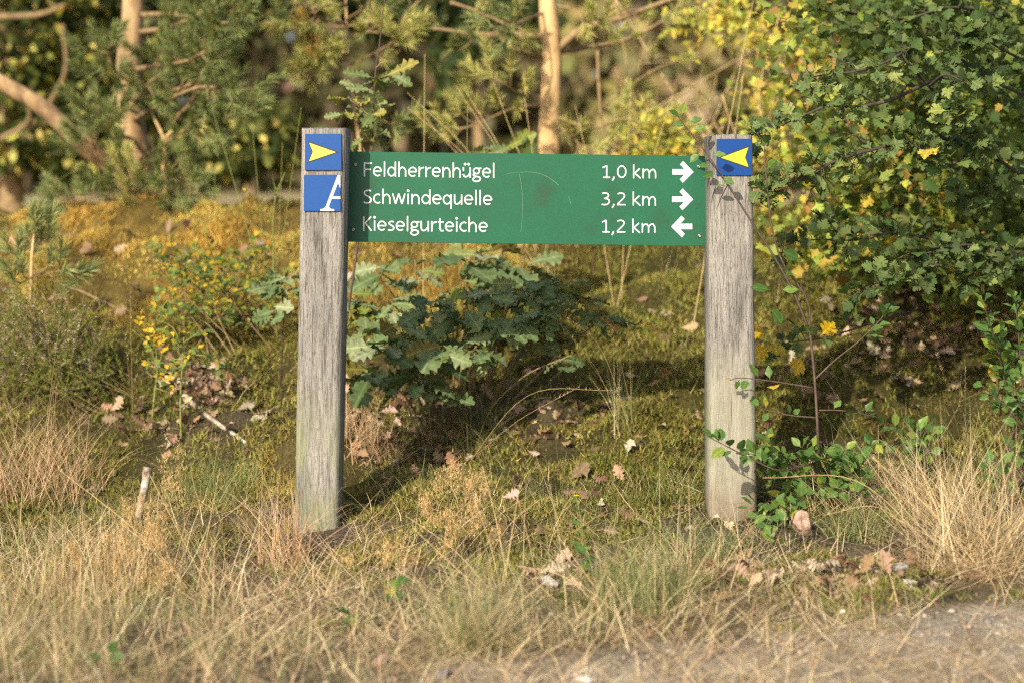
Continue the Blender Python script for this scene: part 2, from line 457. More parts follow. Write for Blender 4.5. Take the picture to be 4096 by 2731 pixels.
# ------------------------------------------------------------------ the sign
def wood_mat(name, rot, algae, red):
    m, nt, b = new_mat(name)
    N, L = nt.nodes, nt.links
    tc = N.new('ShaderNodeTexCoord')
    def nz(scale, ns, det=6, rough=.6, d=0):
        mp = N.new('ShaderNodeMapping'); mp.inputs['Scale'].default_value = scale; mp.inputs['Rotation'].default_value = (0, rot, 0)
        L.new(tc.outputs['Object'], mp.inputs[0])
        n = N.new('ShaderNodeTexNoise'); n.inputs['Scale'].default_value = ns; n.inputs['Detail'].default_value = det
        n.inputs['Roughness'].default_value = rough; n.inputs['Distortion'].default_value = d
        L.new(mp.outputs[0], n.inputs['Vector']); return n.outputs[0]
    def ramp(f, st):
        r = N.new('ShaderNodeValToRGB'); e = r.color_ramp.elements
        e[0].position = st[0][0]; e[0].color = (*st[0][1], 1); e[1].position = st[-1][0]; e[1].color = (*st[-1][1], 1)
        for p, c in st[1:-1]:
            q = e.new(p); q.color = (*c, 1)
        L.new(f, r.inputs[0]); return r.outputs[0]
    def mixc(a, c, f, mode='MIX'):
        x = N.new('ShaderNodeMix'); x.data_type = 'RGBA'; x.blend_type = mode
        if isinstance(f, float): x.inputs[0].default_value = f
        else: L.new(f, x.inputs[0])
        L.new(a, x.inputs[6])
        if isinstance(c, tuple): x.inputs[7].default_value = (*c, 1)
        else: L.new(c, x.inputs[7])
        return x.outputs[2]
    fib = nz((1, 1, .05), 190, 5, .65, .3)
    big = nz((1, 1, .12), 22, 5, .6, .5)
    spk = nz((1, 1, .14), 420, 3, .7)
    base = ramp(big, [(.3, (.165, .162, .158)), (.5, (.275, .268, .258)), (.7, (.37, .36, .342))])
    c = mixc(base, ramp(fib, [(.36, (.42, .40, .38)), (.52, (1, 1, 1)), (.7, (1.12, 1.1, 1.08))]), 1.0, 'MULTIPLY')
    c = mixc(c, ramp(spk, [(.38, (.30, .29, .28)), (.47, (1, 1, 1)), (.8, (1, 1, 1))]), .65, 'MULTIPLY')
    sz = N.new('ShaderNodeSeparateXYZ'); L.new(tc.outputs['Object'], sz.inputs[0])
    pat = nz((1, 1, .5), 9, 6, .7)
    def zone(z0, z1, lo, hi):
        a = N.new('ShaderNodeMapRange'); a.inputs[1].default_value = z0; a.inputs[2].default_value = z1
        a.inputs[3].default_value = 0; a.inputs[4].default_value = 1; L.new(sz.outputs['Z'], a.inputs[0])
        p = N.new('ShaderNodeMapRange'); p.inputs[1].default_value = lo; p.inputs[2].default_value = hi; L.new(pat, p.inputs[0])
        mu = N.new('ShaderNodeMath'); mu.operation = 'MULTIPLY'; L.new(a.outputs[0], mu.inputs[0]); L.new(p.outputs[0], mu.inputs[1])
        return mu.outputs[0]
    c = mixc(c, (.25, .28, .14), zone(algae, algae - .18, .38, .75))
    c = mixc(c, (.36, .345, .28), zone(algae + .02, algae - .12, .62, .3) if red else zone(.0, -.1, .4, .6))
    if red: c = mixc(c, (.16, .09, .055), zone(.17, .04, .25, .65))
    tp = N.new('ShaderNodeMapRange'); tp.inputs[1].default_value = 1.03; tp.inputs[2].default_value = 1.09; L.new(sz.outputs['Z'], tp.inputs[0])
    c = mixc(c, (.09, .08, .07), tp.outputs[0] if False else 0.0)
    L.new(c, b.inputs['Base Color'])
    b.inputs['Roughness'].default_value = .85; b.inputs['Specular IOR Level'].default_value = .2
    ad = N.new('ShaderNodeMath'); ad.operation = 'ADD'; L.new(fib, ad.inputs[0]); L.new(spk, ad.inputs[1])
    bp = N.new('ShaderNodeBump'); bp.inputs['Strength'].default_value = .9; bp.inputs['Distance'].default_value = .0022
    L.new(ad.outputs[0], bp.inputs['Height']); L.new(bp.outputs[0], b.inputs['Normal'])
    return m

sign = thing('trail_sign', 'green trail signboard with three white place names between two weathered wooden posts', 'signpost', (0, 0, 0))

def post(tl, tr, bl, br, dep, mat, seed, dome):
    """front corners in photo pixels; the post goes on into the ground"""
    A, B_ = P(*tl, 0), P(*tr, 0); C_, E = P(*bl, 0), P(*br, 0)
    kz = (C_.z + .18 if C_.z < .02 else C_.z + .2)
    mb = MB(); rows = 70; c = .011
    prof = []
    fr = 14
    def ring(t):
        xl = A.x + (C_.x - A.x) * t; xr = B_.x + (E.x - B_.x) * t
        z = A.z + (C_.z - A.z) * t
        out = [(xl, dep - c), (xl, dep * .5), (xl, c)]
        for k in range(fr + 1):
            u = k / fr
            out.append((xl + c + (xr - xl - 2 * c) * u, 0))
        out += [(xr, c), (xr, dep * .5), (xr, dep - c), (xr - c, dep), (xl + c, dep)]
        r = []
        for (x, y) in out:
            w = .0022 * (float(vnoise(np.array([x * 90.]), np.array([z * 6. + y * 70]), seed)[0]) - .5)
            r.append((x + w * .7, y + w, z))
        return r
    for i in range(rows + 1):
        r = ring(i / rows * 1.12)
        if i == 0:                                     # the sawn top is slightly uneven
            xm = (A.x + B_.x) / 2
            r = [(x, y, z - dome * ((x - xm) / .06) ** 2 + .0035 * math.sin(x * 210 + seed) * math.sin(x * 67) - (.004 if y < .004 else 0)) for x, y, z in r]
        prof += r
    n = fr + 9
    q = [(i * n + k, i * n + (k + 1) % n, (i + 1) * n + (k + 1) % n, (i + 1) * n + k) for i in range(rows) for k in range(n)]
    q = [(a, d, c2, b2) for a, b2, c2, d in q]
    mb.add(prof, q)
    cx = np.mean(np.array(prof[:n]), 0); cx[2] += .003
    mb.add(list(prof[:n]) + [tuple(cx)], None, [(k, (k + 1) % n, n) for k in range(n)])
    return build(mb, 'post', mat, sign)
pl = post((1205, 510), (1387, 512), (1177, 2135), (1352, 2135), .14, wood_mat('weathered_oak_left', 0.0, .42, False), 3, .001)
pr = post((2838, 533), (3011, 530), (2838, 2078), (3030, 2078), .14, wood_mat('weathered_oak_right', 0.0, .5, True), 8, .006)
pl['label'] = 'grey weathered post with two blue plates'
pr['label'] = 'post with one blue plate, pale green at its foot'

# board
SY = .118
bTL, bTR, bBR, bBL = P(1388, 607, SY), P(2841, 625, SY), P(2835, 985, SY), P(1383, 968, SY)
def bp_(u, v, off=0.0):
    p = (bTL * (1 - u) + bTR * u) * (1 - v) + (bBL * (1 - u) + bBR * u) * v
    return Vector((p.x, p.y - off, p.z))
def board_at(px, py, off):
    w = P(px, py, SY); return Vector((w.x, SY - off, w.z))
gmat, nt, b = new_mat('green_enamel')
N_, L_ = nt.nodes, nt.links
tc = N_.new('ShaderNodeTexCoord'); na = N_.new('ShaderNodeTexNoise'); na.inputs['Scale'].default_value = 7; na.inputs['Detail'].default_value = 8; na.inputs['Roughness'].default_value = .7
L_.new(tc.outputs['Object'], na.inputs['Vector'])
r = N_.new('ShaderNodeValToRGB'); e = r.color_ramp.elements
e[0].position = .33; e[0].color = (.018, .076, .042, 1); e[1].position = .68; e[1].color = (.009, .112, .061, 1)
q = e.new(.45); q.color = (.0105, .100, .054, 1)
L_.new(na.outputs[0], r.inputs[0])
nb = N_.new('ShaderNodeTexNoise'); nb.inputs['Scale'].default_value = 420; nb.inputs['Detail'].default_value = 2
L_.new(tc.outputs['Object'], nb.inputs['Vector'])
mr = N_.new('ShaderNodeMapRange'); mr.inputs[1].default_value = .3; mr.inputs[2].default_value = .7; mr.inputs[3].default_value = .86; mr.inputs[4].default_value = 1.12
L_.new(nb.outputs[0], mr.inputs[0])
vm = N_.new('ShaderNodeVectorMath'); vm.operation = 'SCALE'; L_.new(r.outputs[0], vm.inputs[0]); L_.new(mr.outputs[0], vm.inputs['Scale'])
L_.new(vm.outputs[0], b.inputs['Base Color'])
b.inputs['Roughness'].default_value = .42; b.inputs['Specular IOR Level'].default_value = .35
M_WHITE = plain('white_print', (.64, .67, .72), .45, 0, .3)
M_BLUE = noise_mat('blue_enamel', [(.3, (.010, .066, .27)), (.7, (.013, .082, .32))], (1, 1, 1), 300, .4, .02, .0002, 2)
M_BLUE_DEEP = noise_mat('deep_blue_enamel', [(.3, (.003, .045, .22)), (.7, (.004, .058, .27))], (1, 1, 1), 300, .4, .02, .0002, 2)
M_YELLOW = plain('yellow_print', (.66, .57, .10), .45, 0, .3)
M_YELLOW2 = plain('lemon_print', (.55, .52, .04), .45, 0, .3)
M_BLACK = plain('black_print', (.02, .022, .025), .5)
M_STEEL = plain('screw_steel', (.42, .41, .40), .35, 1)
M_DARK = plain('crack_shade', (.02, .018, .015), .9)
M_EDGE = plain('plate_edge', (.5, .5, .5), .5)

def plate(name, corners, thick, mat, parent, bev=.0008):
    """corners TL,TR,BR,BL world on the front face; thickness goes back (+y)"""
    bm = bmesh.new(); o0 = org(parent)
    f = [bm.verts.new(c - o0) for c in corners]; bk = [bm.verts.new(c - o0 + Vector((0, thick, 0))) for c in corners]
    bm.faces.new(f[::-1]); bm.faces.new(bk)
    for i in range(4): bm.faces.new((f[i], f[(i + 1) % 4], bk[(i + 1) % 4], bk[i]))
    bmesh.ops.recalc_face_normals(bm, faces=bm.faces)
    if bev: bmesh.ops.bevel(bm, geom=bm.edges[:], offset=bev, segments=2, affect='EDGES')
    me = bpy.data.meshes.new(name); bm.to_mesh(me); bm.free()
    return link(name, me, mat, parent)
board = plate('board', [bTL, bTR, bBR, bBL], .005, gmat, sign)

def polygon(name, pts, mat, parent, thick=.0002):
    """flat print: outline of world points, a hair thick"""
    bm = bmesh.new(); o0 = org(parent)
    vs = [bm.verts.new(Vector(p) - o0) for p in pts]
    f = bm.faces.new(vs); bm.normal_update()
    if f.normal.y > 0: f.normal_flip()
    bmesh.ops.triangulate(bm, faces=bm.faces[:])
    me = bpy.data.meshes.new(name); bm.to_mesh(me); bm.free()
    return link(name, me, mat, parent)

# --- lettering drawn as pen strokes (cap height 1)
def arc(cx, cy, rx, ry, a0, a1, n=14):
    return [(cx + rx * math.cos(math.radians(a0 + (a1 - a0) * i / n)), cy + ry * math.sin(math.radians(a0 + (a1 - a0) * i / n))) for i in range(n + 1)]
def sp(pts, n=18):
    return [(v.x, v.y) for v in bez([(p[0], p[1], 0) for p in pts], n)]
ARCH = lambda x0, x1, top, y: [(x0, .40)] + sp([(x0 + .02, .47), (x0 + .10, .61), (x0 + .24, top), (x1 - .06, top - .09), (x1, .44)], 14) + [(x1, y)]
UU = [(.09, .74), (.09, .26)] + sp([(.09, .26), (.13, .11), (.25, .062), (.38, .13), (.47, .28)], 12)
GL = {
 'F': (.60, [[(.08, 0), (.08, 1)], [(.08, .932), (.56, .932)], [(.08, .50), (.49, .50)]]),
 'e': (.65, [arc(.32, .37, .245, .305, 0, 312, 26), [(.09, .375), (.56, .375)]]),
 'l': (.27, [[(.11, 1.06), (.115, .14), (.17, 0)] if False else [(.12, 1.07), (.12, 0)]]),
 'd': (.68, [arc(.30, .365, .225, .30, 20, 340, 26), [(.55, 1.07), (.55, 0)]]),
 'h': (.66, [[(.10, 1.07), (.10, 0)], ARCH(.10, .53, .675, 0)]),
 'n': (.66, [[(.10, .74), (.10, 0)], ARCH(.10, .53, .675, 0)]),
 'r': (.44, [[(.10, .74), (.10, 0)], sp([(.10, .42), (.16, .55), (.27, .65), (.41, .675)], 10)]),
 'u': (.65, [UU, [(.53, .74), (.53, 0)]]),
 'ü': (.65, [UU, [(.53, .74), (.53, 0)], ('dot', .20, .95), ('dot', .43, .95)]),
 'g': (.62, [arc(.28, .485, .19, .195, 0, 360, 26), [(.40, .655), (.60, .675)], sp([(.16, .31), (.085, .215), (.15, .12), (.35, .085), (.49, .03), (.53, -.09), (.43, -.215), (.26, -.25), (.10, -.20), (.055, -.10), (.12, -.005), (.20, .075)], 34)]),
 'S': (.62, [sp([(.52, .90), (.40, .94), (.26, .935), (.13, .86), (.105, .74), (.17, .62), (.32, .52), (.46, .42), (.53, .28), (.47, .13), (.32, .062), (.17, .07), (.05, .115)], 34)]),
 'c': (.54, [arc(.32, .37, .245, .305, 55, 308, 20)]),
 'w': (.90, [[(.05, .74), (.235, .02)], [(.235, .02), (.43, .74)], [(.43, .74), (.63, .02)], [(.63, .02), (.82, .74)]]),
 'i': (.26, [[(.12, .74), (.12, 0)], ('dot', .12, .95)]),
 'q': (.68, [arc(.30, .365, .225, .30, 20, 340, 26), [(.55, .72), (.55, -.30)]]),
 'K': (.64, [[(.08, 0), (.08, 1)], [(.54, 1.0), (.16, .53)], [(.16, .56), (.57, 0)]]),
 's': (.50, [sp([(.42, .64), (.33, .675), (.21, .67), (.125, .60), (.13, .50), (.23, .42), (.35, .34), (.415, .23), (.36, .11), (.24, .06), (.13, .065), (.05, .10)], 30)]),
 't': (.45, [[(.17, .93), (.17, .24)] + sp([(.17, .24), (.20, .11), (.29, .065), (.41, .085)], 8), [(.04, .675), (.40, .675)]]),
 '0': (.66, [arc(.33, .5, .25, .435, 0, 360, 30)]),
 '1': (.60, [[(.35, .96), (.35, 0)], [(.10, .80), (.35, .95)], [(.12, .065), (.56, .065)]]),
 '2': (.64, [sp([(.09, .87), (.20, .925), (.33, .935), (.47, .86), (.50, .72), (.44, .56), (.30, .38), (.10, .13)], 24) + [(.08, .065)], [(.06, .065), (.58, .065)]]),
 '3': (.62, [sp([(.10, .90), (.22, .935), (.36, .925), (.47, .85), (.48, .71), (.40, .59), (.25, .53)], 20), sp([(.22, .53), (.40, .50), (.52, .39), (.52, .23), (.42, .10), (.26, .06), (.07, .085)], 20)]),
 ',': (.34, [[(.19, .12), (.175, -.02), (.09, -.17)]]),
 'k': (.58, [[(.10, 1.07), (.10, 0)], [(.47, .74), (.15, .38)], [(.15, .41), (.53, 0)]]),
 'm': (.98, [[(.10, .74), (.10, 0)], ARCH(.10, .48, .675, 0), ARCH(.48, .86, .675, 0)]),
 ' ': (.30, []),
}
SW = .099
def write(name, text, x0, x1, yb, cap, slope, label=None):
    tot = sum(GL[c][0] for c in text); k = ((x1 - x0) / cap) / tot   # horizontal fit
    mb = MB(); X = 0.0; layer = 0
    for ch in text:
        adv, st = GL[ch]
        for s in st:
            layer = (layer + 1) % 7
            off = .0003 + .00004 * layer
            def W(p):
                px = x0 + (X + p[0]) * k * cap; py = yb - p[1] * cap + slope * (px - x0)
                return board_at(px, py, off)
            if s[0] == 'dot':
                cxy = (s[1], s[2]); pts = [cxy] + arc(s[1], s[2], .095 / k, .095, 0, 360, 16)[:-1]
                mb.add([tuple(W(p)) for p in pts], None, [(0, 1 + (i + 1) % 16, 1 + i) for i in range(16)])
                continue
            pts = [Vector((p[0] * k, p[1], 0)) for p in s]; n = len(pts); L_, R_ = [], []
            hw = SW / 2 * (1.12 if ch == ',' else 1)
            for i in range(n):
                a = (pts[i] - pts[i - 1]).normalized() if i else (pts[1] - pts[0]).normalized()
                c = (pts[i + 1] - pts[i]).normalized() if i < n - 1 else a
                t = (a + c).normalized(); m_ = 1 / max(.5, t.dot(a))
                nn = Vector((-t.y, t.x, 0)) * hw * m_
                L_.append(pts[i] + nn); R_.append(pts[i] - nn)
            vv = []
            for a, c in zip(L_, R_):
                vv += [tuple(W((a.x / k, a.y))), tuple(W((c.x / k, c.y)))]
            mb.add(vv, [(2 * i, 2 * i + 1, 2 * i + 3, 2 * i + 2) for i in range(n - 1)])
        X += adv
    o = build(mb, name, M_WHITE, board)
    if label: o['label'] = label
SL = 18 / 1450
write('lettering', 'Feldherrenhügel', 1453, 1984, 707, 57, SL, 'white words Feldherrenhügel on the top line')
write('lettering', 'Schwindequelle', 1451, 1972, 816, 57, SL, 'white words Schwindequelle on the middle line')
write('lettering', 'Kieselgurteiche', 1450, 1954, 924, 57, SL, 'white words Kieselgurteiche on the bottom line')
write('lettering', '1,0 km', 2404, 2630, 714, 53, .004, 'white distance 1,0 km')
write('lettering', '3,2 km', 2402, 2629, 823, 53, .004, 'white distance 3,2 km')
write('lettering', '1,2 km', 2402, 2627, 932, 53, .004, 'white distance 1,2 km')
AR = [(1145, 522), (1285, 522), (1234, 467), (1272, 428), (1395, 556), (1268, 683), (1232, 642), (1285, 587), (1145, 587)]
def arrow(dx, dy, flip, label):
    pts = [(x, y) for x, y in AR]
    if flip: pts = [(2530 - x, y) for x, y in pts][::-1]
    o = polygon('arrow', [board_at(2300 + (x + dx) / 2.94, 500 + (y + dy) / 2.94, .0004) for x, y in pts], M_WHITE, board)
    o['label'] = label
arrow(0, 0, False, 'top white arrow pointing right')
arrow(-4, 322, False, 'middle white arrow pointing right')
arrow(-6, 642, True, 'white arrow pointing left')
# pale scratches in the paint
M_SCR = plain('scratch', (.20, .36, .27), .6)
for pts in ([(2009, 703), (2040, 694), (2100, 689), (2150, 693), (2195, 711), (2235, 742)], [(2076, 692), (2086, 745), (2090, 820), (2087, 900), (2083, 930)], [(2290, 772), (2276, 785), (2278, 800), (2284, 816)]):
    mb = MB(); q = bez([board_at(x, y, .0003) for x, y in pts], 16)
    mb.add([c for v in q for c in ((v.x - .00022, v.y, v.z - .00022), (v.x + .00022, v.y, v.z + .00022))], [(2 * i, 2 * i + 1, 2 * i + 3, 2 * i + 2) for i in range(16)])
    build(mb, 'scratch', M_SCR, board)
def screw(px, py):
    mb = MB(); c = board_at(px, py, 0); vs = [(c.x, c.y - .0022, c.z)]
    for r_, o_ in ((.0018, .0018), (.0020, .0042), (.0042, .0037), (.0056, .0013), (.0059, -.001)):
        for k in range(14):
            a = 2 * math.pi * k / 14; vs.append((c.x + r_ * math.cos(a), c.y - o_, c.z + r_ * math.sin(a)))
    q = [(1 + r_ * 14 + k, 1 + r_ * 14 + (k + 1) % 14, 1 + (r_ + 1) * 14 + (k + 1) % 14, 1 + (r_ + 1) * 14 + k) for r_ in range(4) for k in range(14)]
    mb.add(vs, q, [(0, 1 + (k + 1) % 14, 1 + k) for k in range(14)])
    build(mb, 'screw', M_STEEL, board, smooth=True)
for s in ((1422, 659), (1413, 919), (2795, 668), (2797, 944)): screw(*s)

# blue way-mark plates on the posts
def marker(label, TL, TR, BR, BL, mat, off=.006):
    c = [Vector((P(*p, -off).x, -off, P(*p, -off).z)) for p in (TL, TR, BR, BL)]
    o = plate('marker_plate', c, off - .0015, mat, sign, .0006); o['label'] = label
    def at(u, v, d=.0003):
        p = (c[0] * (1 - u) + c[1] * u) * (1 - v) + (c[3] * (1 - u) + c[2] * u) * v
        return (p.x, -off - d, p.z)
    return o, at
m1, at1 = marker('blue plate with a yellow arrow pointing right', (1220, 537), (1365, 536), (1365, 682), (1219, 682), M_BLUE)
m2, at2 = marker('blue plate with part of a white letter A', (1216, 701), (1362, 700), (1362, 846), (1215, 845), M_BLUE)
m3, at3 = marker('blue plate with a yellow arrow pointing left', (2867, 557), (3008, 556), (3008, 703), (2866, 702), M_BLUE_DEEP)
def rel(pts, x0, x1, y0, y1): return [((x - x0) / (x1 - x0), (y - y0) / (y1 - y0)) for x, y in pts]
outer = [(240, 252), (628, 392), (238, 527), (297, 388)]; inner = [(262, 276), (588, 393), (260, 503), (307, 388)]
polygon('arrow_outline', [at1(u, v, .0003) for u, v in rel(outer, 210, 651, 168, 612)], M_BLACK, m1)
polygon('arrow', [at1(u, v, .0006) for u, v in rel(inner, 210, 651, 168, 612)], M_YELLOW, m1)
polygon('arrow_outline', [at3(1 - u, v + .01, .0003) for u, v in rel([(250, 243), (645, 392), (246, 532), (297, 388)], 222, 660, 168, 612)], M_BLACK, m3)
polygon('arrow', [at3(1 - u, v + .01, .0006) for u, v in rel([(268, 268), (608, 392), (266, 506), (308, 388)], 222, 660, 168, 612)], M_YELLOW2, m3)
Aout = [(397, 1103), (397, 1081), (425, 1078), (447, 1066), (465, 1040), (606, 666), (638, 666), (638, 828), (610, 762), (507, 1030), (503, 1055), (512, 1070), (535, 1079), (564, 1082), (564, 1103)]
polygon('letter', [at2(u, v, .0003) for u, v in rel(Aout, 198, 640, 663, 1105)], M_WHITE, m2)
polygon('letter', [at2(u, v, .0006) for u, v in rel([(545, 924), (638, 924), (638, 957), (530, 957)], 198, 640, 663, 1105)], M_WHITE, m2)
# drying cracks of the right post, their shade painted as thin dark strips
for pts, w in (([(2921, 703), (2911, 735), (2897, 765), (2880, 800), (2870, 830)], .0011), ([(2868, 735), (2858, 760), (2850, 785), (2846, 815)], .0009), ([(2945, 532), (2944, 545), (2943, 558)], .0010), ([(2925, 1570), (2924, 1640), (2926, 1700)], .0005)):
    mb = MB(); q = bez([P(x, y, -.0012) for x, y in pts], 12)
    mb.add([c for i, v in enumerate(q) for c in ((v.x - w * math.sin(math.pi * (i + .6) / 13.2), v.y, v.z), (v.x + w * math.sin(math.pi * (i + .6) / 13.2), v.y, v.z))], [(2 * i, 2 * i + 1, 2 * i + 3, 2 * i + 2) for i in range(12)])
    build(mb, 'crack', M_DARK, sign)

# ------------------------------------------------------------------ far wood
M_FARBARK = noise_mat('far_bark', [(.3, (.12, .09, .06)), (.7, (.22, .17, .12))], (1, 1, .3), 6, .9, .2, .01)
def far_wood():
    mb = MB()
    n = 26000
    x = rng.uniform(-24, 24, n); y = rng.uniform(31, 40, n)
    z = rng.uniform(.8, 11, n)
    keep = fbm(x * .5 + y * .2, z * .55, 77, 3) + rng.uniform(-.12, .12, n) > .36
    x, y, z = x[keep], y[keep], z[keep]; n = len(x)
    c = pick([(.10, .10, .05), (.12, .115, .06), (.15, .125, .08), (.16, .135, .10), (.11, .12, .045)], n, .25)
    patch = sstep(.5, .7, fbm(x * .35, z * .5, 79))[:, None]
    c = c * (1 - .75 * patch) + .75 * patch * pick([(.42, .38, .15), (.40, .31, .2), (.33, .33, .16)], n, .2)
    d = rng.normal(0, 1, (n, 3)); nn = rng.normal(0, 1, (n, 3)) + np.array([-.3, -1, .4])
    leaf_mass(mb, template(R_ROUND, .2, .1), np.stack([x, y, z], -1), d, nn, rng.uniform(.22, .5, n), c)
    # a dense wall of crowns behind, still well apart in depth
    n = 9000
    x = rng.uniform(-28, 28, n); y = rng.uniform(42, 50, n); z = rng.uniform(.5, 13, n)
    leaf_mass(mb, template(R_ROUND, .2, .1), np.stack([x, y, z], -1), rng.normal(0, 1, (n, 3)), rng.normal(0, 1, (n, 3)) + np.array([-.3, -1, .4]), rng.uniform(.7, 1.2, n), pick([(.14, .13, .07), (.17, .15, .09), (.19, .16, .11)], n, .2))
    o = build(mb, 'far_wood', M_FAR); o['kind'] = 'stuff'
    tb = MB()
    for k in range(7):
        px = random.uniform(-200, 4300); yy = random.uniform(31, 39); b = P(px, 800, yy); b.z = g1(b.x, yy) - .1
        r = random.uniform(.05, .11)
        tb.tube([b, b + Vector((random.uniform(-.3, .3), 0, 5)), b + Vector((random.uniform(-.6, .6), 0, 10))], [r, r * .8, r * .5], 7)
    o = build(tb, 'far_wood_trunks', M_FARBARK, smooth=True); o['kind'] = 'stuff'
far_wood()

# ------------------------------------------------------------------ pines
def needles_along(mb, path, t0, L, per_m, col, wid=.0028, spread=(22, 68)):
    pts = np.array([tuple(p) for p in path]); seg = np.linalg.norm(np.diff(pts, axis=0), axis=1); cum = np.concatenate([[0], np.cumsum(seg)])
    tot = cum[-1]; n = max(8, int(per_m * tot * (1 - t0)))
    s = tot * (t0 + (1 - t0) * rng.uniform(0, 1, n))
    base = np.stack([np.interp(s, cum, pts[:, k]) for k in range(3)], -1)
    i = np.clip(np.searchsorted(cum, s) - 1, 0, len(seg) - 1)
    ax = unit(np.diff(pts, axis=0)[i])
    rnd = rng.normal(0, 1, (n, 3)); per = unit(rnd - ax * np.sum(rnd * ax, -1, keepdims=True))
    a = np.radians(rng.uniform(*spread, n))[:, None] * (1 - .55 * (s / tot)[:, None] ** 3)
    d = ax * np.cos(a) + per * np.sin(a)
    ln = (L * rng.uniform(.7, 1.15, n))[:, None]
    sd_ = unit(np.cross(d, rng.normal(0, 1, (n, 3)))) * wid * .5
    mid = base + d * ln * .5 - np.array([0, 0, .0015]); end = base + d * ln - np.array([0, 0, .006])
    v = np.stack([base - sd_, base + sd_, mid + sd_, mid - sd_, end], 1).reshape(-1, 3)
    k = np.arange(n)[:, None] * 5
    mb.add(v, k + np.array([[0, 1, 2, 3]]), k + np.array([[3, 2, 4]]), np.repeat(col(n), 5, 0))

GRN = lambda n: pick([(.21, .26, .10), (.28, .32, .12), (.35, .38, .14), (.16, .22, .11)], n, .25)
YGR = lambda n: pick([(.42, .44, .15), (.50, .49, .17), (.34, .39, .14), (.55, .48, .18)], n, .25)
ORG = lambda n: pick([(.42, .25, .05), (.45, .30, .08), (.3, .2, .06)], n, .2)

def pine(name, label, trunks, branches, group=None, bark=None):
    base = trunks[0][0][0]
    t = thing(name, label, 'tree', base, group)
    for pts, rad in trunks:
        mb = MB(); q = bez(pts, 26)
        mb.tube(q, [rad[0] + (rad[1] - rad[0]) * i / 26 for i in range(27)], 12, jit=.07)
        build(mb, 'trunk', bark or M_BARKPINE, t, smooth=True)
    for br in branches:
        pts, r0, col, n_tw, tw_len, t0 = br
        path = bez(pts, 18); mb = MB(); mb.tube(path, [r0 + (r0 * .3 - r0) * i / 18 for i in range(19)], 6, jit=.12)
        nb_ = MB(); L = sum((path[i + 1] - path[i]).length for i in range(18))
        for k in range(n_tw):
            u = t0 + (1 - t0) * (k + random.random()) / n_tw; i = min(int(u * 18), 17)
            ax = (path[i + 1] - path[i]).normalized()
            sd2 = Vector((random.gauss(0, 1), random.gauss(0, 1), random.gauss(0, .8) + .25)); sd2 = (sd2 - ax * sd2.dot(ax)).normalized()
            d = (ax * random.uniform(.5, 1.1) + sd2).normalized(); l = tw_len * random.uniform(.5, 1.15)
            tw = bez([path[i], path[i] + d * l * .55 + Vector((0, 0, -.01)), path[i] + d * l + Vector((0, 0, .02))], 5)
            mb.tube(tw, [.0028, .0018], 4)
            needles_along(nb_, tw, .42, .060, 1350, col)
        if n_tw: needles_along(nb_, path[12:], .45, .060, 1300, col)
        o = build(mb, 'branch', M_TWIG, t, smooth=True)
        if nb_.n: build(nb_, 'needles', M_NEEDLE, o)
    return t

y1 = 2.6
cb = P(2195, 930, y1)
cpts = lambda *a: [P(x, y, y1 + dy) for x, y, dy in a]
pine('pine_tree', 'slender sunlit orange pine trunk rising behind the middle of the green board',
     [(cpts((2195, 960, 0), (2196, 620, 0), (2200, 430, 0), (2208, 230, 0), (2190, 0, 0), (2185, -300, 0)), (.047, .038))],
     [(cpts((2180, 150, 0), (2020, 140, .05), (1900, 138, .1), (1760, 118, .1), (1640, 112, .1)), .017, GRN, 3, .12, .1),
      (cpts((1640, 112, .1), (1590, 100, .1), (1480, 88, .15), (1366, 108, .2), (1180, 95, .2), (990, 90, .2)), .009, YGR, 7, .16, .35),
      (cpts((1600, 100, .1), (1620, 60, .1), (1680, 0, .1), (1760, -80, .1)), .008, GRN, 3, .12, .4),
      (cpts((2225, 200, 0), (2330, 118, 0), (2450, 85, -.1), (2560, 45, -.1), (2680, 0, -.2), (2850, -60, -.2)), .021, YGR, 5, .14, .45),
      (cpts((2235, 210, 0), (2330, 195, .1), (2480, 165, .2), (2600, 115, .2), (2740, 20, .2)), .012, YGR, 4, .12, .3),
      (cpts((2150, 222, 0), (2050, 195, -.1), (2010, 160, -.1), (1990, 140, -.1)), .012, GRN, 0, .1, .5),
      (cpts((1900, 150, .1), (1860, 190, .05), (1800, 215, 0), (1745, 270, 0)), .006, GRN, 3, .13, .3),
      (cpts((1910, 160, .1), (1945, 215, .1), (1920, 300, .1), (1850, 360, .1)), .007, YGR, 5, .14, .3),
      (cpts((1800, 10, .0), (1920, 50, 0), (2030, 100, -.1), (2120, 120, -.1)), .008, YGR, 8, .16, .1),
      (cpts((2390, 190, .1), (2395, 330, .1), (2405, 470, .1), (2425, 560, .1), (2480, 590, .1), (2600, 608, .1)), .009, YGR, 3, .13, .6),
      (cpts((2215, 470, 0), (2300, 495, -.1), (2380, 515, -.1), (2470, 480, -.15), (2560, 475, -.2)), .009, YGR, 4, .15, .6),
      (cpts((2160, 330, 0), (2080, 370, -.2), (2010, 330, -.3), (1960, 300, -.3)), .006, YGR, 6, .15, .3),
      (cpts((2160, 420, 0), (2040, 440, -.2), (1900, 500, -.3), (1760, 540, -.3)), .007, YGR, 9, .15, .3),
      (cpts((2180, 50, 0), (2080, 90, -.3), (2010, 130, -.4)), .006, GRN, 6, .14, .3),
      (cpts((2220, 20, 0), (2330, 50, -.1), (2420, 90, -.2)), .006, YGR, 5, .13, .4),
      (cpts((2420, 420, .3), (2540, 330, .3), (2640, 270, .3), (2760, 230, .3)), .008, YGR, 2, .12, .4),
      (cpts((2450, 580, .2), (2560, 530, 0), (2700, 520, 0)), .007, YGR, 14, .15, .2),
      (cpts((2230, 520, 0), (2300, 560, -.2), (2330, 600, -.2)), .006, YGR, 7, .13, .3)])

